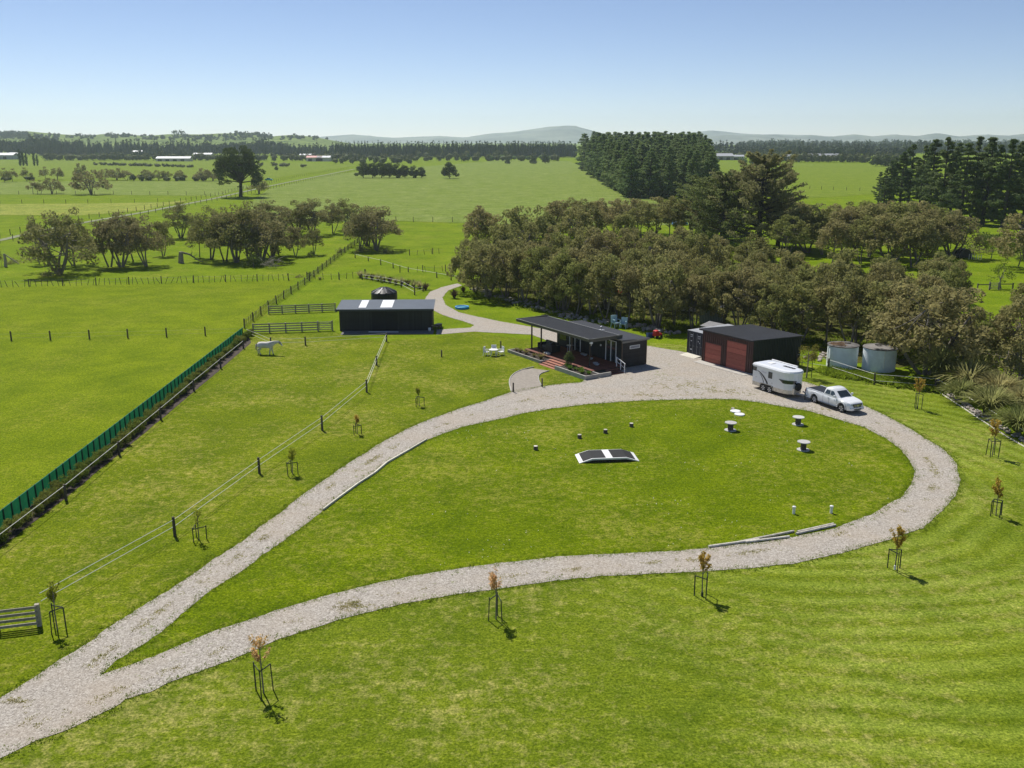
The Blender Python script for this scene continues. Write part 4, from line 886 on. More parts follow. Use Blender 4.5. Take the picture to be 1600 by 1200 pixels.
win([(.945, Yc - .62, 1.24), (.945, Yc + .62, 1.24), (1.045, Yc + .55, 1.58), (1.045, Yc - .55, 1.58)], .008, 'rear_window', tk)
obj('tonneau_cover', MB().box(-1.12, Yc - .76, 1.142, .90, Yc + .76, 1.165), m_black, tk, bev=.01)
obj('bed_rail', MB().box(-1.15, Yc - .86, 1.142, .92, Yc - .78, 1.18).box(-1.15, Yc + .78, 1.142, .92, Yc + .86, 1.18), m_carwhite, tk)
gl = MB().add([], []); gl.prism([(-.40, .62), (.40, .62), (.50, .90), (-.50, .90)], 'x', 4.09, 4.165)
g_ = obj('grille', gl, m_black, tk, (0, Yc, 0)); g2 = MB()
for z in (.68, .75, .82): g2.box(4.166, -.40, z, 4.172, .40, z + .02)
obj('grille_bar', g2, m_chrome, g_); obj('badge', MB().lathe([(.07, 4.166), (.07, 4.178)], 14, M=Matrix.Translation((0, 0, .76)) @ Matrix.Rotation(math.pi / 2, 4, 'Y') @ Matrix.Translation((0, 0, 0))), m_chrome, g_)
for s in (-1, 1): obj('headlight', MB().add([(3.80, Yc + s * .86, .80), (4.10, Yc + s * .52, .76), (4.09, Yc + s * .52, .90), (3.76, Yc + s * .855, .93), (3.7, Yc + s * .7, .80), (3.9, Yc + s * .45, .76), (3.9, Yc + s * .45, .90), (3.7, Yc + s * .7, .92)], [(0, 1, 2, 3), (7, 6, 5, 4), (0, 4, 5, 1), (1, 5, 6, 2), (2, 6, 7, 3), (3, 7, 4, 0)]), mat('lamp_glass', (.45, .50, .55), .1, .5, bmp=0), tk)
obj('bumper', MB().box(3.92, Yc - .74, .36, 4.20, Yc + .74, .58), m_carwhite, tk, bev=.05); obj('air_intake', MB().box(4.201, Yc - .40, .40, 4.21, Yc + .40, .50), m_black, tk)
obj('number_plate', MB().box(4.212, Yc - .18, .50, 4.222, Yc + .18, .58), m_white, tk)
obj('rear_bumper', MB().box(-1.36, Yc - .80, .42, -1.16, Yc + .80, .60), m_chrome, tk, bev=.03)
for s in (-1, 1):
    obj('tail_light', MB().box(-1.20, Yc + s * .82 - .07, .78, -1.10, Yc + s * .82 + .09, 1.06), mat('red_lens', (.40, .02, .02), .2, bmp=0), tk)
    mr = obj('wing_mirror', MB().box(2.38, Yc + s * 1.00 - .09, 1.18, 2.52, Yc + s * 1.00 + .09, 1.36), m_carwhite, tk, bev=.03); obj('mirror_arm', MB().bar((2.45, Yc + s * .84, 1.17), (2.45, Yc + s * .93, 1.20), .04), m_black, mr)
    for x in (1.62, 2.35): obj('door_handle', MB().box(x - .10, Yc + s * .93 - .015, .98, x + .08, Yc + s * .93 + .015, 1.01), m_chrome, tk)
    obj('side_step', MB().box(.62, Yc + s * .96 - .08, .33, 2.60, Yc + s * .96 + .08, .38), m_black, tk)
    obj('door_seam', MB().box(1.74, Yc + s * .926 - .003, .42, 1.755, Yc + s * .926 + .003, 1.12).box(1.02, Yc + s * .926 - .003, .42, 1.032, Yc + s * .926 + .003, 1.12).box(2.66, Yc + s * .926 - .003, .42, 2.672, Yc + s * .926 + .003, 1.08), m_black, tk)
    fl = MB()
    for c in (xr, xf):
        P = [(c + .53 * math.cos(a), .40 + .53 * math.sin(a)) for a in np.linspace(0, math.pi, 13)] + [(c + .47 * math.cos(a), .40 + .47 * math.sin(a)) for a in np.linspace(math.pi, 0, 13)]
        fl.prism(P, 'y', Yc + s * .925 - .02, Yc + s * .925 + .02)
    obj('wheel_arch', fl, m_carwhite, tk)
for c in (xr, xf):
    for s in (-1, 1): wheel_parts(tk, c, Yc + s * .79, .385, .26, -s if s > 0 else 1)
obj('underbody', MB().box(-.9, Yc - .6, .30, 3.8, Yc + .6, .5), m_black, tk)
# ------------------------------------------------------------------ horse trailer
FO = GO.copy(); q_ = G(1150 + 170 * .13125, 540 + 460 * .13125); FO = Vector((q_.x, q_.y, 0)); FA = R(-61)
ft = thing('horse_trailer', 'white horse trailer with black swoosh decals hitched behind the pickup', 'horse trailer', FO, FA)
yc = .30; hwf = 1.10; X0, X1 = .95, 5.75
def plan(x0, x1, h_, nose=1.35, n=9):
    P = [(x0 + .12, yc - h_), (x0, yc - h_ + .12), (x0, yc + h_ - .12), (x0 + .12, yc + h_)]
    for i in range(n + 1):
        a = math.pi / 2 - i * math.pi / n
        P.append((x1 - nose + nose * math.cos(a) ** .8 if math.cos(a) > 0 else x1 - nose, yc + h_ * math.sin(a)))
    return P[::-1]
def ring(P, z): return [(p[0], p[1], z) for p in P]
obj('body', MB().loft([ring(plan(X0, X1, hwf), .72), ring(plan(X0, X1, hwf), 2.2)]), m_carwhite, ft)
obj('skirt', MB().loft([ring(plan(X0, X1 - .05, hwf - .01, 1.3), .36), ring(plan(X0, X1 - .05, hwf - .01, 1.3), .718)]), m_alu, ft)
rf = obj('roof', MB().loft([ring(plan(X0 - .04, X1 + .05, hwf + .05), 2.202), ring(plan(X0 - .04, X1 + .05, hwf + .05), 2.30), ring(plan(X0 + .02, X1 - .02, hwf - .03), 2.42), ring(plan(X0 + .2, X1 - .25, hwf - .3), 2.48)]), m_carwhite, ft)
obj('awning', MB().box(X0 + .3, yc + hwf - .12, 2.40, X1 - 1.3, yc + hwf + .02, 2.56), m_white, rf, bev=.02)
for i in range(4): obj('roof_vent', MB().box(3.55 + i * .36, yc + .12, 2.484, 3.82 + i * .36, yc + .42, 2.51), m_black, rf)
obj('roof_hatch', MB().box(2.0, yc - .3, 2.484, 2.5, yc + .3, 2.53), m_white, rf, bev=.02)
ys = yc - hwf - .004
for (x0, x1, z0, z1) in ((1.08, 1.5, 1.78, 2.08), (3.1, 3.52, 1.45, 1.98)):
    w_ = obj('window', MB().box(x0, ys - .012, z0, x1, ys + .002, z1), m_glass, ft); fr = MB()
    fr.box(x0 - .03, ys - .018, z0 - .03, x1 + .03, ys - .002, z0).box(x0 - .03, ys - .018, z1, x1 + .03, ys - .002, z1 + .03).box(x0 - .03, ys - .018, z0, x0, ys - .002, z1).box(x1, ys - .018, z0, x1 + .03, ys - .002, z1); obj('frame', fr, m_black, w_)
# nose window: follows the curved front
def nosep(a, z, off=.012):
    return (X1 - 1.35 + (1.35 + off) * max(0, math.cos(a)) ** .8, yc + (hwf + off) * math.sin(a), z)
nw = MB(); A_ = [(-math.pi / 2 + .0 + i * (math.pi / 2 - .25) / 10) for i in range(11)]
V = []; 
for i, a in enumerate(A_): V += [nosep(a, 1.30 if i > 1 else 1.30 + .14 * (2 - i)), nosep(a, 1.62)]
nw.add(V, [(2 * i, 2 * i + 2, 2 * i + 3, 2 * i + 1) for i in range(10)]); obj('nose_window', nw, m_glass, ft)
def swoosh(P0, P1, P2, w0, w1):
    b = MB(); V = []
    for i in range(15):
        q = i / 14; x = (1 - q) ** 2 * P0[0] + 2 * q * (1 - q) * P1[0] + q * q * P2[0]; z = (1 - q) ** 2 * P0[1] + 2 * q * (1 - q) * P1[1] + q * q * P2[1]
        ww = w0 + (w1 - w0) * q; V += [(x, ys - .003, z + ww), (x, ys - .003, z - ww)]
    return b.add(V, [(2 * i, 2 * i + 1, 2 * i + 3, 2 * i + 2) for i in range(14)])
obj('decal', swoosh((1.55, 1.83), (2.35, 1.72), (3.05, .80), .012, .15), m_black, ft)
obj('decal', swoosh((1.9, 1.62), (2.3, 1.42), (2.55, .84), .01, .11), mat('grey_decal', (.12, .12, .13), .4, bmp=0), ft)
lg = MB()
for i, (dx, h_) in enumerate(((0, .16), (.09, .10), (.16, .10), (.23, .11), (.30, .08), (.38, .08), (.45, .10), (.52, .08), (.60, .08))): lg.bar((2.18 + dx, ys - .003, 1.78), (2.22 + dx + (.05 if i == 0 else 0), ys - .003, 1.78 + h_), .022, .004)
obj('lettering', lg, mat('faded_purple_print', (.38, .34, .50), .5, bmp=0), ft)
obj('latch', MB().box(1.45, ys - .02, 1.15, 1.55, ys, 1.22).box(3.55, ys - .02, 1.0, 3.62, ys, 1.07), m_chrome, ft)
for c in (2.5, 3.3):
    for s in (-1, 1): wheel_parts(ft, c, yc + s * (hwf - .1), .36, .22, 1 if s < 0 else -1)
mg = MB(); P = [(1.98, .36), (2.08, .62), (2.28, .80), (3.52, .80), (3.72, .62), (3.82, .36), (3.74, .36), (3.66, .60), (3.49, .75), (2.31, .75), (2.14, .60), (2.06, .36)]
for s in (-1, 1): mg.prism(P, 'y', yc + s * (hwf + .01) - .02, yc + s * (hwf + .01) + .02)
obj('mudguard', mg, m_alu, ft); wl = MB()
for s in (-1, 1): wl.box(2.06, yc + s * (hwf + .002) - .004, .36, 3.74, yc + s * (hwf + .002) + .004, .74)
obj('wheel_recess', wl, m_black, ft)
dbar = MB().bar((5.6, yc - .35, .48), (6.9, yc + .15, .48), .08).bar((5.6, yc + .75, .48), (6.9, yc + .2, .48), .08); obj('drawbar', dbar, m_grey, ft)
obj('jockey_wheel', MB().tube([(6.5, yc + .1, .0), (6.5, yc + .1, .95)], .04, 8), m_black, ft); obj('storage_box', MB().box(5.45, yc - .55, .38, 5.8, yc + .1, .95), m_alu, ft)
sw_ = obj('spare_wheel', MB().lathe([(.20, -.1), (.33, -.1), (.36, -.06), (.36, .06), (.33, .1), (.20, .1)], 24, M=Matrix.Rotation(math.pi / 2, 4, 'Y')), m_rubber, ft, (X1 + .12, yc - .15, 1.08)); obj('rim', MB().lathe([(.2, -.06), (.2, .08)], 18, M=Matrix.Rotation(math.pi / 2, 4, 'Y')), m_alloy, sw_)
# ------------------------------------------------------------------ small things on the island lawn
def spool():
    T = thing('cable_spool', 'wooden cable spool table', 'cable spool', (0, 0, 0))
    obj('top_disc', MB().lathe([(.47, .62), (.47, .68), (.05, .681)], 28), m_grey_wood, T); obj('bottom_disc', MB().lathe([(.47, 0), (.47, .06), (.2, .061)], 28), m_grey_wood, T)
    for k in range(8):
        a = k * math.pi / 4; obj('stave', MB().box(-.085, -.02, .062, .085, .02, .62, Matrix.Rotation(a, 4, 'Z') @ Matrix.Translation((0, .19, 0))), m_wood_dk, T)
    return T
m_grey_wood = mat('silver_grey_ply', (.48, .47, .45), .8, var=.15, scale=6, bmp=.2)
sp = spool(); reg(sp)
for i, (u, v, lab) in enumerate(((1143, 675, 'grey wooden cable spool nearest the two white lids'), (1249, 666, 'grey wooden cable spool closest to the pickup truck'), (1257.5, 706, 'grey wooden cable spool nearest the middle of the lawn loop'))):
    g = G(u, v); g.y += .4
    if i == 0: sp.location = g; sp['label'] = lab; sp['group'] = 'cable spools on the lawn'
    else: copy_tree(sp, g, i, 1, lab, 'cable spools on the lawn')
for (u, v, r_, lab) in ((1149, 643.5, .43, 'farther white round tank lid set in the lawn'), (1155.5, 648.5, .43, 'nearer white round tank lid set in the lawn')):
    o = obj('tank_lid', MB().lathe([(r_, .0), (r_, .10), (r_ * .85, .12), (.08, .13)], 24), m_white, None, G(u, v) + Vector((0, 0, .0))); tag(o, lab, 'tank lid', 'white lids in the lawn')
for i, (u, v, lab) in enumerate(((837, 703, 'dark stump leftmost of the row in the lawn loop'), (905.5, 685, 'dark stump second from the left in the lawn loop'), (946, 677, 'dark stump in the middle of the row'), (986.5, 667, 'dark stump fourth from the left, alone on the upper lawn'), (1145, 640, 'flat dark stump just beyond the white lids'))):
    h_ = .3 if i < 4 else .12; pr = [(.17, 0), (.16, h_ * .6), (.165, h_), (.03, h_ + .005)]
    o = obj('stump', MB().lathe(pr, 12), m_wood_dk, None, G(u, v)); tag(o, lab, 'stump', 'stumps across the lawn loop'); obj('cut_face', MB().lathe([(.15, h_ + .006), (.15, h_ + .02)], 12), m_wood, o)
RO = G(950, 722); RO.y += .85
br = thing('horse_ramp', 'white low bridge ramp with two black rubber mats on the lawn', 'ramp', RO, R(6))
L_, W2, hh = 2.2, .95, .34
obj('deck', MB().prism([(-L_, .0), (-L_, .03), (-1.25, hh), (1.25, hh), (L_, .03), (L_, 0), (1.2, hh - .12), (-1.2, hh - .12)], 'y', -W2, W2), m_white, br)
for s in (-1, 1):
    mt = MB().prism([(s * 1.92, .03 + (.28 / .95) * .31 - .0), (s * 1.25, hh + .004), (s * .26, hh + .004), (s * .26, hh + .03), (s * 1.25, hh + .03), (s * 1.92, .03 + (.28 / .95) * .31 + .03)], 'y', -W2 + .12, W2 - .12); obj('rubber_mat', mt, m_rubber, br)
sl = MB().box(0, -.02, 0, .10, .02, 1).mesh('side_slat'); sl.materials.append(m_post)
for i in range(20):
    x = -1.6 + i * .162; hgt = float(np.interp(abs(x), [1.2, 2.2], [hh - .14, .0]))
    if hgt > .03: o = obj('side_slat', sl, None, br, (x, -W2 + .05, 0)); o.scale = (1, 1, hgt)
for u, v, lab in ((1240, 803, 'left white upstand pipe in the lawn near the timber edging'), (1298.5, 802, 'right white upstand pipe in the lawn near the timber edging')):
    T = thing('vent_pipe', lab, 'pipe', G(u, v), 0, 'white pipes in the lawn'); obj('pipe', MB().lathe([(.085, 0), (.085, .42)], 14), m_white, T); obj('cap', MB().lathe([(.11, .40), (.11, .50), (.04, .53)], 14), m_white, T)
# loose timber beside the drive
for (a, b_, lab) in (((1107, 856), (1186, 845), 'weathered pole at the left end of the edging timbers'), ((1165, 849), (1233, 840.5), 'lower weathered pole in the middle of the edging timbers'), ((1150, 850), (1240, 832), 'upper weathered pole in the middle of the edging timbers'), ((1244, 836), (1305, 822.5), 'lower pole of the right pair of edging timbers'), ((1246, 833), (1302, 820.5), 'upper pole of the right pair of edging timbers')):
    A, B = G(*a), G(*b_); o = obj('timber_pole', MB().tube([(0, 0, .09), (B - A) + Vector((0, 0, .09))], .075, 8), m_wood, None, A); tag(o, lab, 'timber pole', 'timber poles along the gravel edge')
eg = MB(); E_ = PX((505, 798), (530, 779), (560, 757), (585, 741), (605, 724), (640, 704), (667, 688))
for i in range(len(E_) - 1):
    o = obj('edging_board', MB().bar(E_[i] + Vector((0, 0, .09)), E_[i + 1] + Vector((0, 0, .09)) - (E_[i + 1] - E_[i]).normalized() * .03, .10, .13), m_pale, None); o.location = (0, 0, 0)
    tag(o, 'pale timber edging board along the right side of the rising drive arm', 'edging board', 'edging boards of the drive')
# ------------------------------------------------------------------ fences
def fence_post(me, T, p, rz=0, tilt=0, s=1):
    o = obj('post', me, None, T, p); o.rotation_euler = (tilt, tilt * .5, rz); o.scale = (1, 1, s); return o
POST = MB().tube([(0, 0, -.1), (0, 0, 1.22)], [.10, .085], 8).mesh('post'); POST.materials.append(m_wood_dk)
SPOST = MB().box(-.05, -.05, -.05, .05, .05, 1.25).mesh('post'); SPOST.materials.append(m_rail)
BAT = MB().box(-.034, -.02, 0, .034, .02, 1.1).mesh('batten'); BAT.materials.append(m_wood_dk)
FPOST = MB().box(-.065, -.065, -.05, .065, .065, 1.22).mesh('post'); FPOST.materials.append(m_wood_dk)
def path_pts(P, step):
    out = []; carry = 0
    for a, b in zip(P[:-1], P[1:]):
        L = (b - a).length; d = (b - a) / L; t = carry
        while t < L: out.append((a + d * t, math.atan2(d.y, d.x))); t += step
        carry = t - L
    return out
def wire_fence(name, lab, px, pstep, bstep, wires, post=FPOST, wm=None, wr=.012, h=1.1, cat='fence', jitter=.05):
    P = PX(*px) if isinstance(px[0][0], (int, float)) and len(px[0]) == 2 else px
    T = thing(name, lab, cat, (0, 0, 0))
    for p, a in path_pts(P, pstep): fence_post(post, T, p, a, random.gauss(0, jitter * .4), h / 1.1)
    if bstep:
        for k, (p, a) in enumerate(path_pts(P, bstep)):
            o = obj('batten', BAT, None, T, p); o.rotation_euler = (0, random.gauss(0, jitter * 2), a); o.scale = (1, 1, h / 1.1 * random.uniform(.9, 1.05))
    for z in wires:
        if wr: obj('wire', MB().tube([p + Vector((0, 0, z)) for p in P], wr, 4, False), wm or m_wire, T)
    return T
m_wire = mat('fence_wire', (.30, .29, .27), .6, .5, bmp=0)
# post and tape fence of the horse paddock
def tape_fence(lab, posts, tapes, r=.02, hts=None, post=POST, endless=()):
    T = thing('tape_fence', lab, 'fence', (0, 0, 0)); Ps = []
    for (u, v, vt) in posts:
        g = G(u, v); Ps.append((g, HT(u, v, vt)))
        if (u, v) not in endless: fence_post(post, T, g, 0, random.gauss(0, .03), HT(u, v, vt) / 1.22)
    for fr in tapes:
        pts_ = []
        for i in range(len(Ps)):
            pts_.append(Ps[i][0] + Vector((0, 0, Ps[i][1] * fr)))
        obj('tape', MB().tube(pts_, r, 4, False), m_tape, T)
    return T
tape_fence('brown post fence with two white tapes running beside the drive', [(66, 958, 922), (273.5, 838, 808), (405.5, 740, 715), (503.5, 672.5, 649), (573, 613, 593), (588.5, 571, 556), (604, 534, 520)], (.86, .52), .018, endless=((66, 958),))
tape_fence('low posts with a faint tape crossing from the paddock corner to the stable', [(385, 523, 512), (423.5, 541, 527), (477.5, 540, 526), (604, 531, 519)], (.8, .4), .014, endless=((604, 531), (385, 523)))
for u, v, vt, lab in ((690, 558, 547, 'lone dark post in the grass between the stable and the cabin'), (782.5, 545, 533, 'short dark post by the left end of the deck'), (802, 613, 598, 'short post at the left foot of the garden path'), (847, 604.5, 591, 'short post at the right foot of the garden path'), (611, 480, 468, 'post with a stay behind the stable roof')):
    o = obj('marker_post', POST, None, None, G(u, v)); o.scale = (.8, .8, HT(u, v, vt) / 1.22); tag(o, lab, 'post')
tape_fence('dark posts and one white tape along the near side of the hedge', [(-40, 895, 866), (103.5, 782, 757), (186.5, 711, 690), (251.5, 656, 637), (303, 611, 594), (345, 576, 560), (380.5, 545, 532)], (.93,), .022)
T = wire_fence('wire_fence', 'row of square posts with fine wires across the left paddock', [(-43, 533), (18, 532.5), (79, 531.5), (140, 530), (200, 528.5), (260.5, 527), (321, 525), (370, 524)], 900, 0, (.35, .8), wr=.006)
for (u, v) in ((-43, 533), (18, 532.5), (79, 531.5), (140, 530), (200, 528.5), (260.5, 527), (321, 525)): fence_post(FPOST, T, G(u, v), 0, random.gauss(0, .03), .92)
wire_fence('batten_fence', 'old batten fence below the brown tree belt, battens leaning every way', [(-60, 450), (0, 449), (230, 443.5), (460, 438)], 5.0, .85, (.5, .95), wr=.01, jitter=.13)
wire_fence('batten_fence', 'close batten fence climbing diagonally from the paddock corner to the belt', [(382, 513), (420, 483), (440, 469), (477, 445), (501, 424), (524, 406), (545, 390), (562, 378)], 4.4, .62, (.5, .95), wr=.012)
wire_fence('batten_fence', 'batten fence through the rough grass right of the diagonal fence', [(480, 436), (530, 437), (575, 431)], 5.5, 1.4, (.8,), wr=.01)
tape_fence('dark posts and white wires in front of the flax row behind the stable', [(566, 437, 428), (595.5, 442, 431), (627, 449, 437), (648, 461, 448), (661, 455, 447)], (.85, .4), .02)
tape_fence('post and white tape fence curving across the far small paddock', [(555, 403, 396), (575.5, 408, 401), (595, 414, 405), (614.5, 419, 411), (638, 425, 418), (682.5, 434, 425), (705, 438, 429), (731, 443, 432)], (.85,), .02)
wire_fence('batten_fence', 'batten fence crossing left of the grove in the small paddock', [(625, 426), (660, 425), (705, 424)], 4, 1.5, (.8,), wr=.01)
wire_fence('batten_fence', 'batten fence in the sun left of the grove, upper one', [(640, 399), (692, 396)], 5, 1.6, (.8,), wr=.01)
wire_fence('far_fence', 'far post fence at the near edge of the centre field', [(470, 340), (640, 347), (730, 347), (850, 352)], 5.5, 0, (), h=1.3)
wire_fence('far_fence', 'far fence on the lower side of the farm lane', [(0, 380), (42, 371), (107, 357), (225, 336), (265, 328), (337, 314), (400, 301), (470, 285), (555, 268)], 6, 0, (), h=1.3)
wire_fence('far_fence', 'far fence on the upper side of the farm lane', [(0, 371), (42, 361), (107, 347), (225, 328), (265, 320), (337, 306), (400, 291), (470, 276), (545, 264)], 6, 0, (), h=1.3)
wire_fence('far_fence', 'far fence between the pale field and the green field', [(0, 304), (180, 304), (350, 305)], 8, 0, (), h=1.4)
wire_fence('far_fence', 'far fence above the yellow hay strip', [(0, 318), (150, 318), (300, 315)], 8, 0, (), h=1.3)
wire_fence('far_fence', 'far fence crossing the right hand field', [(1230, 294), (1300, 297), (1362, 299)], 6, 0, (), h=1.4)
# green windbreak
GP0, GP1 = G(-60, 882), G(382, 526)
nt_ = thing('windbreak_fence', 'green mesh windbreak fence with dark posts behind the hedge', 'fence', (0, 0, 0))
NP = path_pts([GP0, G(0, 831), GP1], 1.0); pm = MB().box(-.03, -.05, 0, .03, .05, 1.22).mesh('post'); pm.materials.append(mat('dark_net_post', (.02, .05, .04), .8))
for (p, a) in NP: obj('post', pm, None, nt_, p).rotation_euler = (0, 0, a)
for (p, a), (q, b_) in zip(NP[:-1], NP[1:]):
    d = (q - p); k = MB(); V = []
    for i in range(5):
        f_ = i / 4; c_ = p.lerp(q, f_) + Vector((0, 0, 0)); sg = .04 * math.sin(f_ * math.pi); n = Vector((-d.y, d.x, 0)).normalized() * (sg)
        V += [c_ + n + Vector((0, 0, .06)), c_ + n + Vector((0, 0, 1.18 - sg * .6))]
    k.add(V, [(2 * i, 2 * i + 2, 2 * i + 3, 2 * i + 1) for i in range(4)]); obj('net_panel', k, m_net, nt_, fix=False)
obj('top_wire', MB().tube([GP0 + Vector((0, 0, 1.2)), G(0, 831) + Vector((0, 0, 1.2)), GP1 + Vector((0, 0, 1.2))], .02, 4), mat('green_wire', (.03, .30, .22), .6), nt_)
# hedge: one shrub after the other
sheet('mulch_strip', rough_outline(PX((-60, 905), (0, 857), (103, 778), (250, 657), (345, 577), (392, 536), (386, 519), (330, 562), (240, 632), (90, 752), (0, 822), (-60, 870)), .5, .06), [], .035, m_soil)
HED = []
for k in range(5):
    c = [(random.uniform(-.25, .25), random.uniform(-.25, .25), random.uniform(.25, .72)) for _ in range(9)]
    me = quadmesh('foliage', leaves(c, [random.uniform(.22, .36) for _ in c], 150, .045, .9, .7)); me.materials.append([leaf_mat('hedge_leaves', (.14, .20, .03), (.22, .23, .05), .4, .4, .8)][0] if k == 0 else MATS['hedge_leaves']); HED.append(me)
stm = MB().tube([(0, 0, 0), (.02, 0, .5)], .025, 5).tube([(0, 0, .05), (.15, .1, .5)], .02, 5).mesh('stem'); stm.materials.append(bark)
hpx = path_pts([G(-50, 885), G(0, 846), G(100, 770), G(200, 688), G(300, 602), G(392, 523)], .72)
for i, (p, a) in enumerate(hpx):
    s = random.uniform(.8, 1.2)
    q = p + Vector((random.uniform(-.12, .12), random.uniform(-.12, .12), 0))
    seg = 'at its near end beside the left edge' if p.y < 62 else 'in its middle stretch' if p.y < 85 else 'toward the far corner by the rail fence'
    T = thing('hedge_shrub', 'bronze-green hedge shrub ' + seg, 'shrub', q, random.random() * 6, 'hedge shrubs ' + seg); T.scale = (s * .95, s * .95, s)
    obj('foliage', HED[i % 5], None, T); obj('stem', stm, None, T)
# rail fences
def rail_fence(lab, A, B, n, h=1.2, rails=4, m=m_rail, skip=None, name='rail_fence', cat='fence', pw=.16, thick=.045, rh=.14):
    d = (B - A); L = d.length; a = math.atan2(d.y, d.x); T = thing(name, lab, cat, A, a)
    pm_ = MB().box(-pw / 2, -pw / 2, -.05, pw / 2, pw / 2, h).mesh('post'); pm_.materials.append(m)
    for i in range(n + 1): obj('post', pm_, None, T, (L * i / n, 0, 0))
    for r_ in range(rails):
        z = .22 + (h - .32) * (r_ / (rails - 1) if rails > 1 else .9); rm = MB().box(0, 0, -rh / 2, L / n - .02, thick, rh / 2).mesh('rail'); rm.materials.append(m)
        for i in range(n): obj('rail', rm, None, T, (L * i / n + .01, -pw / 2 - thick - .002, z))
    return T
m_rail_l = mat('silvered_rail', (.30, .27, .22), .85, var=.3, scale=5, bmp=.3)
rail_fence('upper grey four rail fence left of the stable', G(420, 491), G(524, 486.5), 5, 1.15, m=m_rail_l)
rail_fence('lower grey four rail fence joining the hedge corner', G(396, 521), G(497, 517.5), 4, 1.2, m=m_rail_l)
def gate(lab, A, B, h=1.15, m=m_rail_l):
    d = B - A; L = d.length; T = thing('gate', lab, 'gate', A, math.atan2(d.y, d.x))
    for z in (.18, .42, .66, .9, 1.08): obj('gate_rail', MB().box(.08, -.03, z - .04, L - .08, .03, z + .04), m, T)
    for x in (.06, L - .12): obj('gate_stile', MB().box(x, -.035, .1, x + .07, .035, h), m, T)
    obj('brace', MB().bar((.12, -.045, .2), (L - .15, -.045, 1.05), .06, .03), m, T)
    for x in (-.05, L + .05): obj('gate_post', MB().box(x - .08, -.08, 0, x + .08, .08, h + .1), m, T)
gate('grey timber gate at the right end of the lower rail fence', G(498, 517.3), G(519, 516.5))
T = rail_fence('silvery four rail fence panel cut by the left edge', G(-70, 994), G(62, 978), 2, 1.15, 4, m_rail_l, pw=.2, rh=.13)
# right boundary
tape_fence('dark posts with two white rails below the pale tanks', [(1245, 572, 552), (1293.5, 578, 560), (1366, 601, 583), (1461, 608, 590)], (.9, .35), .017)
tape_fence('white rail fence along the rocks at the right edge', [(1461, 608, 590), (1536, 652, 634), (1640, 716, 697)], (.92,), .022)
# right far paddock rails
rail_fence('thin rail fence with a wooden gate in the right paddock', G(1527, 453), G(1546, 453), 1, 1.0, 1, m_rail, name='paddock_rail'); 
T = rail_fence('dark horizontal rail right of the paddock gate', G(1561, 452), G(1582, 452), 1, 1.0, 1, m_rail, name='paddock_rail')
gate('small grey wooden gate in the right paddock below the spring tree', G(1546, 453), G(1560, 453))
wire_fence('tape_fence', 'faint fence behind the right paddock', [(1450, 392), (1500, 388), (1600, 396)], 7, 0, (.8,), wr=.01)
# ------------------------------------------------------------------ rocks
ROCKS = []
for k in range(6):
    import bmesh
    bm = bmesh.new(); bmesh.ops.create_icosphere(bm, subdivisions=1, radius=.5)
    for v in bm.verts: v.co *= random.uniform(.7, 1.15); v.co.z *= .7
    me = bpy.data.meshes.new('stone'); bm.to_mesh(me); bm.free(); me.materials.append(m_stone); ROCKS.append(me)
def rock_row(lab, px, n, spread, smin, smax, name='rock_border'):
    T = thing(name, lab, 'rock wall', (0, 0, 0)); P = resample(PX(*px), .3)
    for i in range(n):
        p = P[int(random.random() * (len(P) - 1))]; s = random.uniform(smin, smax)
        o = obj('stone', random.choice(ROCKS), None, T, (p.x + random.uniform(-spread, spread), p.y + random.uniform(-spread, spread), s * .22)); o.scale = (s, s * random.uniform(.7, 1.2), s * .9); o.rotation_euler = (random.uniform(-.3, .3), random.uniform(-.3, .3), random.random() * 6)
    return T
rock_row('bank of pinkish rocks along the foot of the grove behind the cabin', ((742, 452), (770, 464), (810, 473), (850, 482), (902, 498), (950, 505), (998, 511), (1050, 522)), 280, 1.1, .35, .85)
rock_row('pale rocks along the white edging at the right boundary', ((1466, 606), (1500, 628), (1536, 652), (1575, 675), (1620, 700)), 130, .35, .2, .5)
rock_row('heap of pale boulders beside the garage and the left tank', ((1266, 560), (1282, 563), (1290, 552)), 26, .6, .3, .6, 'boulder_heap')
tag(obj('white_edging', MB().tube([p + Vector((-.3, -.3, .02)) for p in PX((1466, 609), (1500, 631), (1536, 655), (1575, 680), (1620, 706))], .06, 6), m_pale), kind='structure')
# ------------------------------------------------------------------ flax and cordyline clumps
FX = [tuft('flax_form', 1.8, 1.9, 460, m_flax, .06, 1.1, seg=5), tuft('flax_form', 1.7, 2.1, 430, m_flax, .06, .95, seg=5)]
for (u, v, vt, w__, lab) in ((1465, 600, 545, 1.0, 'spiky flax clump on a short trunk right of the tanks'), (1512, 612, 560, 1.2, 'tall flax clump second from the left on the right boundary'), (1499, 628, 590, 1.0, 'lower flax clump close to the rock edging'), (1560, 625, 578, 1.1, 'flax clump behind the two middle ones at the right boundary'), (1545, 652, 604, 1.15, 'broad flax clump in the middle of the right boundary'), (1596, 640, 604, 1.0, 'flax clump cut by the right edge, upper one'), (1590, 680, 632, 1.1, 'flax clump cut by the right edge, lower one'), (1530, 590, 555, 1.0, 'flax clump in shade behind the tall ones')):
    g = G(u, v); T = thing('flax_clump', lab, 'flax', g, random.random() * 6, 'flax clumps along the right boundary'); H = HT(u, v, vt)
    o = obj('blades', FX[random.randrange(2)], None, T, (0, 0, .3 if 'trunk' not in lab else .7)); s = H / 2.0; o.scale = (w__ * s, w__ * s, s)
    obj('trunk', MB().tube([(0, 0, -.05), (.03, 0, .5), (0, 0, .9)], [.22, .16, .12], 8), bark, T)
FD = [tuft('flax_form', .9, 1.3, 110, m_flax, .045, .8, seg=4), tuft('flax_form', .8, 1.2, 110, m_flaxd, .045, .7, seg=4)]
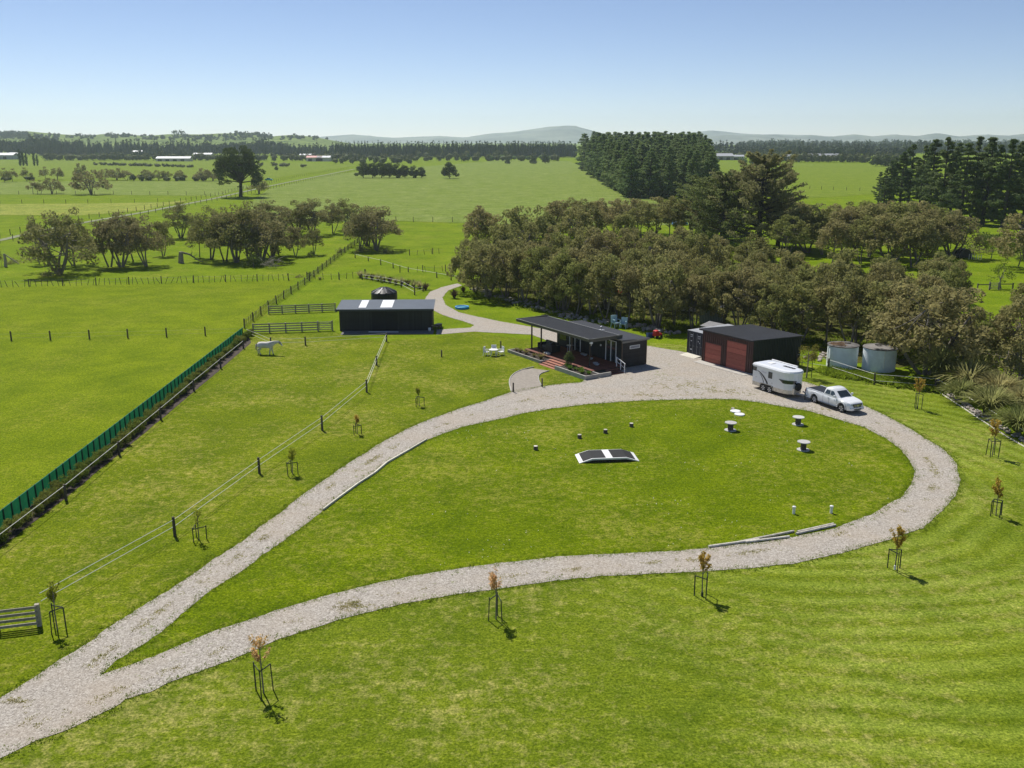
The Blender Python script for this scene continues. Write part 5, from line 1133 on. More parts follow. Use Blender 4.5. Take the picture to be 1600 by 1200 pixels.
for i in range(12):
    q = i / 11; u = 563 + 102 * q; v = 434 + 18 * q + random.uniform(-1, 1); g = G(u, v); o = obj('flax', FD[i % 3 == 2], None, None, g); o.scale = (1.25, 1.25, 1.1); o.rotation_euler = (0, 0, i)
    tag(o, ('bronze' if i % 3 == 2 else 'green-gold') + ' flax in the row behind the stable, ' + ('left' if i < 4 else 'middle' if i < 8 else 'right') + ' part', 'flax', 'flax row behind the stable')
for u, v, vt, k, lab in ((710, 466, 449, 1, 'reddish flax on a stem at the inside of the lane bend'), (724, 457, 445, 1, 'dark bronze flax behind the reddish one at the lane bend')):
    o = obj('flax', FD[k], None, None, G(u, v)); s = HT(u, v, vt) / 1.2; o.scale = (s, s, s); tag(o, lab, 'flax')
o = obj('rough_grass_clump', FD[0], None, None, G(500, 437)); o.scale = (.8, .8, .5); tag(o, 'rough clump of rushes beside the diagonal fence', 'rushes')
# ------------------------------------------------------------------ saplings with stakes
lf_or = leaf_mat('orange_sapling_leaves', (.75, .48, .27), (.72, .52, .24), .6, .25, 3)
lf_yel = leaf_mat('yellow_sapling_leaves', (.58, .40, .09), (.50, .36, .07), .55, .25, 3)
lf_yg = leaf_mat('young_green_leaves', (.36, .38, .04), (.34, .36, .05), .55, .25, 3)
SAP = [(412, 1083, 990, 'o', 3, .55, 'orange sapling nearest the left fork of the drive, three dark stakes'), (775, 968, 886, 'o', 3, .6, 'pinkish orange sapling below the lower drive arm'), (1097, 932, 860, 'y', 3, .9, 'yellow-orange sapling near the loose edging timbers'), (1398, 890, 820, 'y', 3, 1.0, 'golden sapling at the lower bend of the loop'),
       (1556, 806, 749, 'y', 4, .8, 'olive-gold sapling outside the right bend of the loop'), (1550, 713, 654, 'y', 4, 1.1, 'broad orange-topped sapling by the right boundary rocks'), (1433, 639, 590, 'y', 3, .9, 'orange-green sapling right of the pickup truck'), (655, 634, 603, 'g', 3, .6, 'small green sapling left of the garden path'),
       (558, 678, 648, 'y', 3, .35, 'thin sapling with sparse brown leaves between drive and tape fence'), (457, 741, 699, 'g', 3, .6, 'yellow-green sapling on the paddock side of the drive'), (311, 843, 795, 'g', 3, .2, 'almost bare sapling beside the tape fence post'), (90, 985, 906, 'g', 3, .6, 'yellowish sapling beside the silvery rail fence')]
for i, (u, v, vt, k, ns, dens, lab) in enumerate(SAP):
    g = G(u, v); H = HT(u, v, vt); T = thing('sapling', lab, 'sapling', g, random.random() * 6.28, 'staked saplings round the drive')
    P = [(0, 0, 0), (.03, .02, H * .35), (-.02, .03, H * .7), (.02, 0, H * .97)]; sb = MB().tube(P, [.035, .03, .02, .006], 6)
    C = []; base = .50
    for j in range(9):
        z0 = H * random.uniform(base - .03, .78); a = random.random() * 6.28; L = H * random.uniform(.12, .26); e = (math.cos(a) * L * .55, math.sin(a) * L * .55, min(H * .98, z0 + L)); sb.tube([(0, 0, z0), e], [.012, .004], 4)
        for q in (.45, .75, 1): C.append(tuple(e[n] * q + (0, 0, z0)[n] * (1 - q) for n in range(3)))
    C.append((0, 0, H * .95)); obj('stem', sb, bark, T)
    lm = {'o': lf_or, 'y': lf_yel, 'g': lf_yg}[k]
    obj('foliage', quadmesh('foliage', leaves(C, [random.uniform(.10, .20) for _ in C], max(5, int(38 * dens)), .05, 1.1, .3, 1.5, shell=.1)), lm, T)
    if k != 'o' and i in (2, 3, 6): obj('tree_guard', MB().lathe([(.06, 0), (.06, .25)], 10), m_white if i == 3 else m_stake, T)
    hs = min(1.45, H * .47) * random.uniform(.88, 1.08); r_ = random.uniform(.34, .46); A0 = random.random() * 6; tops = []
    for s in range(ns):
        a = A0 + s * 2 * math.pi / ns; x, y = math.cos(a) * r_, math.sin(a) * r_; x2, y2 = x * (1 + random.uniform(-.15, .12)), y * (1 + random.uniform(-.15, .12)); obj('stake', MB().bar((x, y, -.05), (x2, y2, hs * random.uniform(.94, 1.06)), .045), m_stake, T); tops.append((x2, y2, hs - .06))
    for s in range(ns if i in (4, 5) else ns - 1):
        obj('tie', MB().bar(tops[s], tops[(s + 1) % ns], .02, .05), m_stake, T)
g = G(1260, 591); T = thing('garden_tree', 'young golden-green tree with stakes at the corner of the garage', 'tree', g); H = HT(1260, 591, 538)
sb = MB().tube([(0, 0, 0), (.05, 0, H * .5), (0, 0, H * .92)], [.08, .05, .02], 6); C = []
for j in range(16):
    z0 = H * random.uniform(.38, .85); a = random.random() * 6.28; L = random.uniform(.4, .85); e = (math.cos(a) * L, math.sin(a) * L, z0 + L * .6); sb.tube([(0, 0, z0), e], [.02, .006], 4); C.append(e)
obj('trunk', sb, bark, T); obj('crown', quadmesh('crown', leaves(C, [.36] * len(C), 70, .07, 1, .4)), leaf_mat('golden_green_leaves', (.22, .22, .04), (.26, .20, .05), .4), T)
for s in (-1, 1): obj('stake', MB().bar((s * .5, .1, 0), (s * .5, .1, 1.6), .05), m_stake, T)
# small bushes/trees in the right far garden
plants(SPR, [(1565, 452, 407, 'bright green spring tree above the small paddock gate', 1.2), (1548, 405, 372, 'yellow-green spring tree, left of two behind the paddock', 1.3), (1590, 417, 372, 'yellow-green spring tree at the right edge behind the paddock', 1.2), (1575, 402, 365, 'yellow-green spring tree between the two others', 1.0)], 'tree', 'spring trees in the right paddock', 'spring_tree')
plants(GRN, [(1502, 560, 522, 'olive brush behind the flax clumps, leftmost', 1.3, 1), (1528, 556, 515, 'olive brush behind the flax clumps, second from the left', 1.4, 0), (1556, 566, 520, 'olive brush behind the flax clumps, third from the left', 1.4, 1), (1580, 585, 540, 'olive brush behind the flax clumps at the right edge', 1.4, 1), (1600, 560, 520, 'farther olive brush at the right edge behind the flax', 1.4, 0), (1483, 540, 508, 'rounded brush between the grove and the flax clumps', 1.3, 1)], 'bush', None, 'bush')
plants(GRN, [(1520, 396, 378, 'dark round bush by the low white picket row', 1.5, 1), (1510, 378, 370, 'low brownish bush in the right paddock', 1.6, 1), (1540, 376, 362, 'low green bush below the tall pines', 2.2, 0), (1560, 378, 364, 'second low green bush below the tall pines', 2.0, 0), (1570, 398, 386, 'flowering low bush at the right edge', 1.8, 1), (1596, 408, 398, 'dark small bush at the right edge of the paddock', 1.2, 0)], 'bush', None, 'bush')
T = thing('mesh_dome', 'dark arched mesh hut beside the white picket row in the right paddock', 'hut', G(1504, 402), R(10))
ob = MB().prism([(math.cos(a) * 1.4, math.sin(a) * 1.7) for a in np.linspace(0, math.pi, 14)], 'y', -.9, .9); obj('shell', ob, m_black, T); hp_ = MB()
for k in range(4): hp_.tube([(math.cos(a) * 1.43, -.91 + k * .6, math.sin(a) * 1.73) for a in np.linspace(0, math.pi, 14)], .03, 5)
obj('hoop', hp_, m_grey, T)
T = thing('picket_row', 'short row of white pickets in the right paddock', 'fence', (0, 0, 0)); pk = MB().box(-.05, -.03, 0, .05, .03, 1.0).mesh('picket'); pk.materials.append(m_white)
for p, a in path_pts(PX((1514, 405), (1536, 406)), .42): obj('picket', pk, None, T, p).rotation_euler = (0, 0, a)
# ------------------------------------------------------------------ horse
hg = G(415, 554); ho_ = thing('horse', 'white-grey horse walking to the right with its head low and a pale face mask', 'horse', hg, R(-4))
J = {'hip': ((-.62, 0, 1.18), (.27, .30)), 'rump': ((-.85, 0, 1.16), (.20, .24)), 'belly': ((-.1, 0, 1.05), (.29, .32)), 'mid': ((.3, 0, 1.06), (.28, .31)), 'chest': ((.62, 0, 1.08), (.24, .29)), 'wither': ((.72, 0, 1.30), (.13, .17)), 'neck1': ((1.0, 0, 1.33), (.11, .20)), 'neck2': ((1.3, 0, 1.38), (.09, .15)), 'poll': ((1.52, 0, 1.42), (.08, .11)), 'cheek': ((1.68, 0, 1.30), (.09, .12)), 'nose': ((1.86, 0, 1.08), (.06, .07)), 'muz': ((1.93, 0, .99), (.055, .06))}
E_ = [('rump', 'hip'), ('hip', 'belly'), ('belly', 'mid'), ('mid', 'chest'), ('chest', 'wither'), ('chest', 'neck1'), ('neck1', 'neck2'), ('neck2', 'poll'), ('poll', 'cheek'), ('cheek', 'nose'), ('nose', 'muz')]
E_.remove(('chest', 'wither')); J.pop('wither')
def leg(n, root, pts, rr):
    prev = root
    for i, (p, r_) in enumerate(zip(pts, rr)):
        k = n + str(i); J[k] = (p, (r_, r_)); E_.append((prev, k)); prev = k
for s, f_, hsh in ((1, .12, -.10), (-1, -.16, .16)):
    leg('f%d' % s, 'chest', [(.66, s * .16, .80), (.66 + f_ * .5, s * .16, .50), (.64 + f_ * .9, s * .16, .14), (.68 + f_ * 1.1, s * .16, .03)], [.115, .065, .045, .062])
    leg('h%d' % s, 'hip', [(-.62 + hsh * .3, s * .18, .88), (-.52 + hsh * .6, s * .18, .72), (-.80 + hsh, s * .17, .50), (-.74 + hsh * 1.3, s * .17, .15), (-.69 + hsh * 1.4, s * .17, .03)], [.17, .125, .062, .045, .062])
ks = list(J); me = bpy.data.meshes.new('horse_body'); me.from_pydata([J[k][0] for k in ks], [(ks.index(a), ks.index(b)) for a, b in E_], []); me.update()
hb = obj('body', me, mat('white_horse_coat', (.60, .57, .52), .7, var=.18, scale=2.5, bmp=.1), ho_)
sk = hb.modifiers.new('skin', 'SKIN'); sk.use_smooth_shade = True
if not me.skin_vertices:
    bpy.context.view_layer.objects.active = hb
for i, k in enumerate(ks):
    me.skin_vertices[0].data[i].radius = (J[k][1][0] * 1.22, J[k][1][1] * 1.22); me.skin_vertices[0].data[i].use_root = (k == 'hip')
hb.modifiers.new('sub', 'SUBSURF').levels = 2; hb.modifiers['sub'].render_levels = 2
obj('tail', MB().tube([(-.80, 0, 1.26), (-.96, 0, 1.10), (-1.0, 0, .7), (-.98, 0, .42)], [.06, .09, .09, .03], 8), mat('pale_horse_hair', (.50, .45, .38), .8), ho_, smooth=True)
obj('mane', MB().add([(.72, .0, 1.38), (1.0, .0, 1.54), (1.3, .0, 1.56), (1.52, 0, 1.56), (1.50, .09, 1.40), (1.3, .13, 1.30), (1.0, .19, 1.24), (.75, .2, 1.2), (.72, -.03, 1.36), (1.0, -.03, 1.52), (1.3, -.03, 1.54), (1.52, -.03, 1.54)], [(0, 1, 6, 7), (1, 2, 5, 6), (2, 3, 4, 5), (0, 8, 9, 1), (1, 9, 10, 2), (2, 10, 11, 3)]), MATS['pale_horse_hair'], ho_)
obj('face_mask', MB().loft([[(x + dy_ * .4, y * w__, z + dy_) for (y, dy_) in ((-1, 0), (-.7, .1 * k_), (0, .14 * k_), (.7, .1 * k_), (1, 0), (.7, -.1 * k_), (0, -.13 * k_), (-.7, -.1 * k_))] for (x, z, w__, k_) in ((1.55, 1.42, .105, 1.0), (1.68, 1.30, .115, 1.05), (1.78, 1.18, .09, .8))]), mat('grey_fly_mask', (.30, .28, .25), .8), ho_)
for s in (-1, 1): obj('ear', MB().add([(1.47, s * .05, 1.50), (1.53, s * .09, 1.50), (1.53, s * .03, 1.49), (1.51, s * .08, 1.66)], [(0, 1, 3), (1, 2, 3), (2, 0, 3), (0, 2, 1)]), MATS['white_horse_coat'], ho_)
for s, x in ((1, .68 + .132), (-1, .68 - .176)): obj('hoof', MB().lathe([(.075, 0), (.06, .08)], 10, x, s * .16), m_black, ho_)
for s, x in ((1, -.69 - .14), (-1, -.69 + .224)): obj('hoof', MB().lathe([(.075, 0), (.06, .08)], 10, x, s * .17), m_black, ho_)
# ------------------------------------------------------------------ white garden set, pool, oddments behind the cabin
def garden_chair(loc, rz, lab, s=1, m=m_white):
    T = thing('garden_chair', lab, 'chair', loc, rz, 'white chairs on the lawn' if m is m_white else None); T.scale = (s,) * 3
    obj('seat', MB().box(-.28, -.26, .38, .28, .26, .42), m, T); obj('backrest', MB().box(-.28, .24, .42, .28, .29, .95), m, T)
    for x in (-.25, .25):
        obj('armrest', MB().box(x - .03, -.26, .62, x + .03, .26, .66), m, T)
        for y in (-.23, .23): obj('leg', MB().bar((x, y, .62 if y < 0 else .38), (x * 1.15, y * 1.15, 0), .045), m, T)
c = G(771, 556)
garden_chair(c + Vector((-.75, .2, 0)), 1.2, 'left white plastic chair at the round table on the grass'); garden_chair(c + Vector((.8, .3, 0)), -1.1, 'right white plastic chair at the round table on the grass'); garden_chair(c + Vector((.05, 1.0, 0)), .1, 'farther white plastic chair behind the round table')
T = thing('garden_table', 'white round plastic table among white chairs on the grass', 'table', c); obj('tabletop', MB().lathe([(.48, .68), (.50, .71), (.05, .72)], 24), m_white, T)
for a in (.8, 2.4, 3.9, 5.5): obj('leg', MB().bar((.4 * math.cos(a), .4 * math.sin(a), 0), (.3 * math.cos(a), .3 * math.sin(a), .68), .05), m_white, T)
g = G(722, 482); T = thing('paddling_pool', 'bright blue round paddling pool on the grass by the lane', 'paddling pool', g)
obj('rim', MB().lathe([(.86, 0), (.95, .02), (.97, .3), (.90, .33), (.80, .3), (.80, .03)], 28), m_blue, T); obj('pool_water', MB().lathe([(.78, .10), (.78, .2)], 24), mat('pool_water', (.15, .45, .55), .05, bmp=0), T)
garden_chair(G(962, 512), .5, 'pale blue chair in the shade behind the cabin', 1.6, mat('pale_blue_plastic', (.42, .58, .68), .5)); garden_chair(G(974, 513), -.4, 'pale blue chair right of its twin behind the cabin', 1.4, MATS['pale_blue_plastic'])
T = thing('ride_on_toy', 'red ride-on toy in the grass behind the cabin', 'toy', G(1027, 528), .6); obj('body', MB().prism([(-.5, .25), (.55, .25), (.5, .55), (.1, .6), (-.05, .95), (-.5, .9)], 'y', -.28, .28), m_red, T, bev=.05)
for x in (-.35, .38):
    for s in (-1, 1): obj('wheel', MB().lathe([(.17, -.05), (.17, .05)], 14, M=Matrix.Translation((x, s * .3, .17)) @ Matrix.Rotation(math.pi / 2, 4, 'X')), m_rubber, T)
T = thing('blue_crate', 'small dark blue crate left of the red toy behind the cabin', 'crate', G(1016, 527), .3); cb_ = MB().box(-.4, -.3, 0, .4, .3, .06); obj('base', cb_, mat('deep_blue_plastic', (.03, .06, .22), .5), T)
for (a, b_, c_, d) in ((-.4, -.3, .4, -.26), (-.4, .26, .4, .3), (-.4, -.256, -.36, .256), (.36, -.256, .4, .256)): obj('side', MB().box(a, b_, .062, c_, d, .5), MATS['deep_blue_plastic'], T)
o = obj('hanging_ball', MB().lathe([(.02, -.3), (.2, -.22), (.3, 0), (.2, .22), (.02, .3)], 14), m_red, None, G(968, 508) + Vector((0, 0, 4.3)), smooth=True); tag(o, 'red round float hanging in the grove behind the cabin', 'float')
o = obj('rope', MB().tube([(0, 0, .3), (0, 0, 1.6)], .02, 4), m_wood, o)
def sedan(loc, rz, lab, m):
    T = thing('parked_car', lab, 'car', loc, rz); secs = []
    for x in np.linspace(-2.1, 2.1, 30):
        zt = float(np.interp(x, [-2.1, -2, -1.2, 1.0, 2.0, 2.1], [.6, .85, .95, .92, .75, .55])); a = .22
        for c_ in (-1.3, 1.3):
            if abs(x - c_) < .38: a = max(a, .3 + math.sqrt(.38 ** 2 - (x - c_) ** 2))
        secs.append([(x, -.84, a), (x, -.86, (a + zt) / 2), (x, -.78, zt), (x, .78, zt), (x, .86, (a + zt) / 2), (x, .84, a)])
    obj('body', MB().loft(secs), m, T); quad = MB(); quadprism(quad, [(-1.2, -.76, .94), (1.0, -.76, .92), (1.0, .76, .92), (-1.2, .76, .94)], [(-.7, -.6, 1.42), (.3, -.6, 1.42), (.3, .6, 1.42), (-.7, .6, 1.42)]); obj('windows', quad, m_glass, T)
    obj('roof', MB().box(-.68, -.6, 1.423, .28, .6, 1.45), m, T)
    for c_ in (-1.3, 1.3):
        for s in (-1, 1): wheel_parts(T, c_, s * .76, .31, .2, -s)
sedan(G(1167, 484), R(10), 'white car parked among the grove trees', m_carwhite)
sedan(G(1062, 352), R(5), 'blue-white car under the trees beyond the grove', mat('blue_car_paint', (.10, .25, .55), .3, bmp=0)); sedan(G(420, 282), R(0), 'turquoise car in the far left field', mat('turquoise_paint', (.08, .45, .42), .3, bmp=0))
sedan(G(994, 342), R(15), 'dark car under the trees beyond the grove', m_black)
# dead wood and broken stump in the belt
T = thing('broken_stump', 'grey broken tree stump with a fallen branch in the belt gap', 'stump', G(283, 411)); obj('trunk', MB().tube([(0, 0, -.1), (.05, 0, 1.2), (.15, 0, 2.1)], [.55, .45, .35], 9), mat('dead_wood', (.30, .26, .22), .9, var=.4, scale=3), T)
fb = MB().tube([(.2, 0, 2.0), (1.6, .3, 1.6), (3.2, .5, .4), (4.0, .6, .15)], [.22, .16, .1, .04], 7)
for k in range(7): a = random.uniform(1, 3.2); fb.tube([(a, .3, 1.6 - (a - 1.2) * .5), (a + random.uniform(-.6, .9), .3 + random.uniform(-1, 1), 1.6 + random.uniform(-.6, .9))], [.06, .02], 4)
obj('branch', fb, MATS['dead_wood'], T)
T = thing('fallen_branches', 'tangle of fallen grey branches below the belt trees', 'fallen branches', G(425, 419)); fb = MB()
for k in range(38): a = random.random() * 6.28; b0 = Vector((random.uniform(-1.5, 1.5), random.uniform(-1, 1), random.uniform(.1, 1.6))); fb.tube([b0, b0 + Vector((math.cos(a), math.sin(a) * .5, random.uniform(-.5, .7))) * random.uniform(.8, 2)], [.07, .02], 4)
obj('branch', fb, MATS['dead_wood'], T)
T = thing('leaning_stump', 'broken bare trunk and leaning poles at the left edge of the belt', 'stump', G(9, 417)); obj('trunk', MB().tube([(0, 0, -.1), (.1, 0, 1.4), (0, 0, 2.4)], [.3, .25, .2], 8), MATS['dead_wood'], T); obj('pole', MB().tube([(-1.4, 0, 0), (-1.8, 0, 2.5)], .12, 6).tube([(.1, 0, 2.3), (2.4, .2, .5)], .1, 6), MATS['dead_wood'], T)
# ------------------------------------------------------------------ macrocarpas near the plantation
def conifer_spiky(name, H, Wd, lm, n_b, seed):
    random.seed(seed); tb = MB(); tb.tube([(0, 0, -.3), (.4, 0, H * .45), (-.2, .2, H * .93)], [H * .035, H * .02, .05], 8); C = []; Rr = []
    for k in range(n_b):
        q = random.random() ** .8; z = H * (.08 + .85 * q); a = random.random() * 6.28; L = Wd / 2 * (1 - q) ** .5 * random.uniform(.55, 1.25) + .8; up = L * random.uniform(.1, .75)
        e = Vector((math.cos(a) * L, math.sin(a) * L, min(H * 1.02, z + up))); s = Vector((0, 0, z)); m_ = s.lerp(e, .55) - Vector((0, 0, L * .10)); tb.tube([s, m_, e], [.16, .10, .03], 5, False)
        for f_ in (.35, .5, .65, .8, .92, 1.0):
            p_ = (s.lerp(m_, f_ / .55) if f_ < .55 else m_.lerp(e, (f_ - .55) / .45)); C.append(tuple(p_ + Vector((random.uniform(-.25, .25), random.uniform(-.25, .25), .1)))); Rr.append((1.15 - f_ * .8) * L * .21 + .22)
    P_ = proto(name, tb, leaves(C, Rr, 42, .26, .45, .5, 2.8, shell=.15), bark_dark, lm); PH[P_.name] = H; return P_
lf_mac = leaf_mat('macrocarpa_leaves', (.20, .24, .08), (.30, .29, .13), .45)
MC = conifer_spiky('macrocarpa_form', 19, 20, lf_mac, 125, 3); random.seed(21)
plants([MC], [(1186, 388, 238, 'big spiky dark conifer rising behind the grove, right of the plantation', 1.0)], 'tree', None, 'macrocarpa')
plants([MC], [(1128, 384, 268, 'flat spreading dark conifer against the plantation corner', 1.15), (1098, 372, 276, 'dark conifer filling the corner below the plantation', 1.3), (1215, 385, 300, 'lower dark conifer right of the spiky one', 1.3)], 'tree', None, 'macrocarpa')
# ------------------------------------------------------------------ far tree lines (one mass each) and far buildings
def lowtree(V, F, x, y, H, Wd, kind):
    o = len(V)
    if kind == 'pine':
        for (z, r_) in ((H * .1, Wd * .5), (H * .55, Wd * .42), (H * .82, Wd * .22)):
            for k in range(6): a = k * 1.047 + random.random() * .5; rr = r_ * random.uniform(.7, 1.15); V.append((x + math.cos(a) * rr, y + math.sin(a) * rr, z + random.uniform(-.06, .06) * H))
        V.append((x, y, H)); 
        for j in range(2):
            for k in range(6): F.append((o + j * 6 + k, o + j * 6 + (k + 1) % 6, o + j * 6 + 6 + (k + 1) % 6, o + j * 6 + 6 + k))
        for k in range(6): F.append((o + 12 + k, o + 12 + (k + 1) % 6, o + 18))
    else:
        for c in range(3):
            cx, cy, cz = x + random.uniform(-.25, .25) * Wd, y + random.uniform(-.25, .25) * Wd, H * random.uniform(.45, .7); r_ = Wd * random.uniform(.3, .45); o = len(V)
            for (zz, rr) in ((-1, .55), (-.3, 1), (.4, .9)):
                for k in range(7): a = k * .898 + random.random() * .4; q = r_ * rr * random.uniform(.75, 1.2); V.append((cx + math.cos(a) * q, cy + math.sin(a) * q, max(.1, cz + zz * H * .36 * random.uniform(.8, 1.2))))
            V.append((cx, cy, cz + H * .32))
            for j in range(2):
                for k in range(7): F.append((o + j * 7 + k, o + j * 7 + (k + 1) % 7, o + j * 7 + 7 + (k + 1) % 7, o + j * 7 + 7 + k))
            for k in range(7): F.append((o + 14 + k, o + 14 + (k + 1) % 7, o + 21))
def treeline(name, lab, segs, m, leafy=True):
    VV = []; core = []
    for (u0, v0, u1, v1, H0, H1, Wd, rows, gap, kind) in segs:
        A, B = G(u0, v0), G(u1, v1); L = (B - A).length; k = int(L / (Wd * gap)); px_ = A.y / 900
        for r_ in range(rows):
            for i in range(k):
                p = A.lerp(B, (i + random.random() * .8) / max(1, k)); away = p.normalized() * (r_ * Wd * 1.2 + random.uniform(-.4, .4) * Wd)
                H = (H0 + (H1 - H0) * i / max(1, k)) * random.uniform(.72, 1.12); W2_ = Wd * random.uniform(.8, 1.25); x, y = p.x + away.x, p.y + away.y
                if kind == 'pine':
                    C = [(x, y, H * f_) for f_ in (.18, .42, .64, .82, .95)]; Rr = [W2_ * q_ for q_ in (.5, .46, .36, .24, .10)]; nn = (16, 16, 14, 9, 6)
                else:
                    C = [(x + random.uniform(-.32, .32) * W2_, y, H * random.uniform(.35, .8)) for _ in range(4)] + [(x, y, H * .3)]; Rr = [min(W2_, H) * random.uniform(.22, .36) for _ in range(4)] + [min(W2_ * .45, H * .4)]; nn = (15,) * 5
                core.append((x, y, H * .84, W2_ * .72, kind))
                for c_, q_, n_ in zip(C, Rr, nn): VV.append(leaves([c_], [q_], n_, max(.5, min(W2_, H) * .075) * (1 + .3 * (px_ > 1)), 1.0, .8, 1.4, shell=.5))
    cv, cf = [], []
    for c_ in core: lowtree(cv, cf, *c_)
    V = np.concatenate(VV); b = MB(); b.v = cv + [tuple(q) for q in V]; b.f = cf + [tuple(range(len(cv) + 4 * i, len(cv) + 4 * i + 4)) for i in range(len(V) // 4)]
    o = obj(name, b, m, fix=False); o['kind'] = 'stuff'; return o
tl_dark = leaf_mat('distant_pine_wood', (.042, .070, .034), (.06, .09, .04), .15, .35, .02)
tl_olive = leaf_mat('distant_olive_trees', (.15, .14, .07), (.11, .13, .05), .15, .35, .02)
tl_green = leaf_mat('distant_green_trees', (.10, .16, .04), (.07, .12, .03), .1, .3, .02)
treeline('far_pine_wood', '', [(-60, 244, 130, 243, 26, 26, 12, 2, .55, 'r'), (40, 244, 75, 243, 30, 34, 16, 2, .6, 'r'), (60, 243, 330, 243, 22, 22, 11, 2, .5, 'pine'), (210, 247, 300, 246, 12, 12, 8, 2, .7, 'r'), (320, 243, 450, 243, 21, 26, 14, 2, .5, 'r'), (405, 243, 440, 243, 28, 26, 14, 1, .5, 'r'), (440, 243, 545, 243, 17, 17, 11, 2, .5, 'pine'), (525, 246, 900, 246, 20, 19, 7.5, 3, .42, 'pine'), (700, 243, 900, 243, 19, 19, 9, 2, .5, 'pine')], tl_dark)
treeline('far_olive_trees', '', [(70, 251, 330, 251, 9, 9, 9, 2, .8, 'r'), (330, 251, 560, 252, 8, 10, 10, 2, 1.0, 'r'), (540, 252, 880, 252, 9, 9, 9, 2, 1.3, 'r'), (520, 256, 650, 256, 8, 8, 8, 1, 1.1, 'r'), (640, 249, 800, 249, 12, 12, 10, 1, 1.5, 'r'), (148, 258, 305, 262, 3, 3, 6, 1, 1.0, 'r'), (400, 259, 480, 262, 4, 4, 8, 1, 1.9, 'r'), (0, 283, 60, 282, 4, 4, 6, 1, 1.4, 'r'), (200, 283, 350, 283, 3.5, 3.5, 5, 1, 1.1, 'r'), (1190, 253, 1420, 255, 10, 10, 10, 3, .8, 'r'), (1110, 248, 1240, 249, 9, 9, 10, 2, 1.0, 'r')], tl_olive)
treeline('far_mixed_trees', '', [(1090, 244, 1240, 243, 18, 18, 12, 2, .8, 'r'), (1095, 239, 1500, 239, 20, 18, 12, 2, .6, 'pine'), (1240, 246, 1430, 246, 17, 17, 12, 2, .7, 'r'), (1400, 240, 1750, 240, 20, 20, 13, 2, .6, 'pine'), (1150, 231, 1800, 231, 24, 24, 18, 1, .5, 'r')], mat('distant_mixed', (.05, .075, .035), 1, var=.4, scale=.02, bmp=0))
treeline('far_spring_trees', '', [(780, 250, 880, 250, 7, 7, 10, 1, 1.4, 'r'), (150, 250, 175, 250, 9, 9, 9, 1, .9, 'r'), (1105, 247, 1140, 247, 12, 10, 12, 1, .9, 'r'), (1150, 256, 1200, 258, 7, 7, 9, 1, 1.0, 'r'), (400, 250, 560, 251, 6, 6, 8, 1, 2.4, 'r'), (700, 252, 790, 252, 7, 7, 9, 1, 2.2, 'r')], tl_green)
from mathutils.bvhtree import BVHTree
hb_ = BVHTree.FromObject(bpy.data.objects['green_hills'], bpy.context.evaluated_depsgraph_get()); HV = []
for (u, v, n_, w__, hh__) in ((-20, 212.5, 90, 60, 14), (15, 213, 90, 60, 14), (78, 214, 14, 40, 9), (100, 208.5, 3, 6, 14), (128, 214, 8, 40, 9), (142, 215, 6, 25, 10), (178, 212, 10, 30, 10), (190, 212.5, 12, 60, 9), (205, 213, 10, 60, 8), (276, 210, 8, 16, 22), (282, 210, 5, 10, 18), (300, 216, 22, 120, 11), (330, 218, 22, 120, 11), (232, 217, 10, 60, 9), (360, 214, 14, 60, 10), (395, 212, 16, 60, 12), (405, 211, 10, 30, 12), (425, 217, 12, 60, 10), (60, 218, 14, 90, 10), (490, 217, 10, 50, 9), (465, 215, 10, 40, 8)):
    for _ in range(n_):
        d = G(u + random.gauss(0, w__ * .35), max(219.5, v) + 100) ; uu = u + random.gauss(0, w__ * .34); vv = v + random.gauss(0, hh__ * .16)
        bb_ = (vv - 600) / FPX; dr = Vector(((uu - 800) / FPX, math.cos(PITCH) - bb_ * math.sin(PITCH), -math.sin(PITCH) - bb_ * math.cos(PITCH)))
        hit = hb_.ray_cast(Vector((0, 0, CAMH)), dr.normalized())
        if hit[0] is None: continue
        p = hit[0]; HV.append(leaves([(p.x, p.y, p.z + hh__ * .25)], [hh__ * random.uniform(.35, .7)], 30, 2.4, .8, .8))
o = obj('hill_woods', quadmesh('hill_woods', np.concatenate(HV)), tl_dark); o['kind'] = 'stuff'
def farbuilding(u, v, L, D, H, lab, roofm, wallm, rz=0, mono=False):
    T = thing('farm_building', lab, 'building', G(u, v), rz); obj('wall', MB().box(-L / 2, -D / 2, 0, L / 2, D / 2, H), wallm, T)
    obj('roof', MB().prism([(-D / 2 - .4, H), (0, H + D * .18), (D / 2 + .4, H), (D / 2 + .4, H - .2), (0, H + D * .18 - .2), (-D / 2 - .4, H - .2)], 'x', -L / 2 - .4, L / 2 + .4), roofm, T)
    for k in range(max(1, int(L / 8))): obj('doorway', MB().box(-L / 2 + 2 + k * 8, -D / 2 - .03, .1, -L / 2 + 6 + k * 8, -D / 2 - .002, H * .7), m_black, T)
mwr = mat('white_iron_roof', (.48, .50, .52), .5, bmp=0); mrr = mat('red_iron_roof', (.42, .06, .05), .5, bmp=0)
farbuilding(6, 249, 30, 14, 5, 'long white-roofed shed at the far left edge', mwr, m_grey); farbuilding(24, 247, 12, 10, 5, 'small white building right of the far left shed', mwr, m_grey)
farbuilding(218, 246, 14, 10, 7, 'pale two-storey house among the dark trees at the far left', mwr, m_pale); farbuilding(273, 252, 36, 10, 3.2, 'long low white-roofed shed in the far left field', mwr, m_pale); farbuilding(318, 246, 24, 10, 4, 'white-roofed shed beside the giant field tree', mwr, m_grey)
farbuilding(492, 252, 16, 10, 4, 'red-roofed barn at the far end of the lane, left half', mrr, m_pale); farbuilding(507, 252, 14, 10, 4, 'white-roofed barn beside the red one at the end of the lane', mwr, m_pale); farbuilding(480, 246, 18, 9, 3, 'white low roof beyond the red barn', mwr, m_grey)
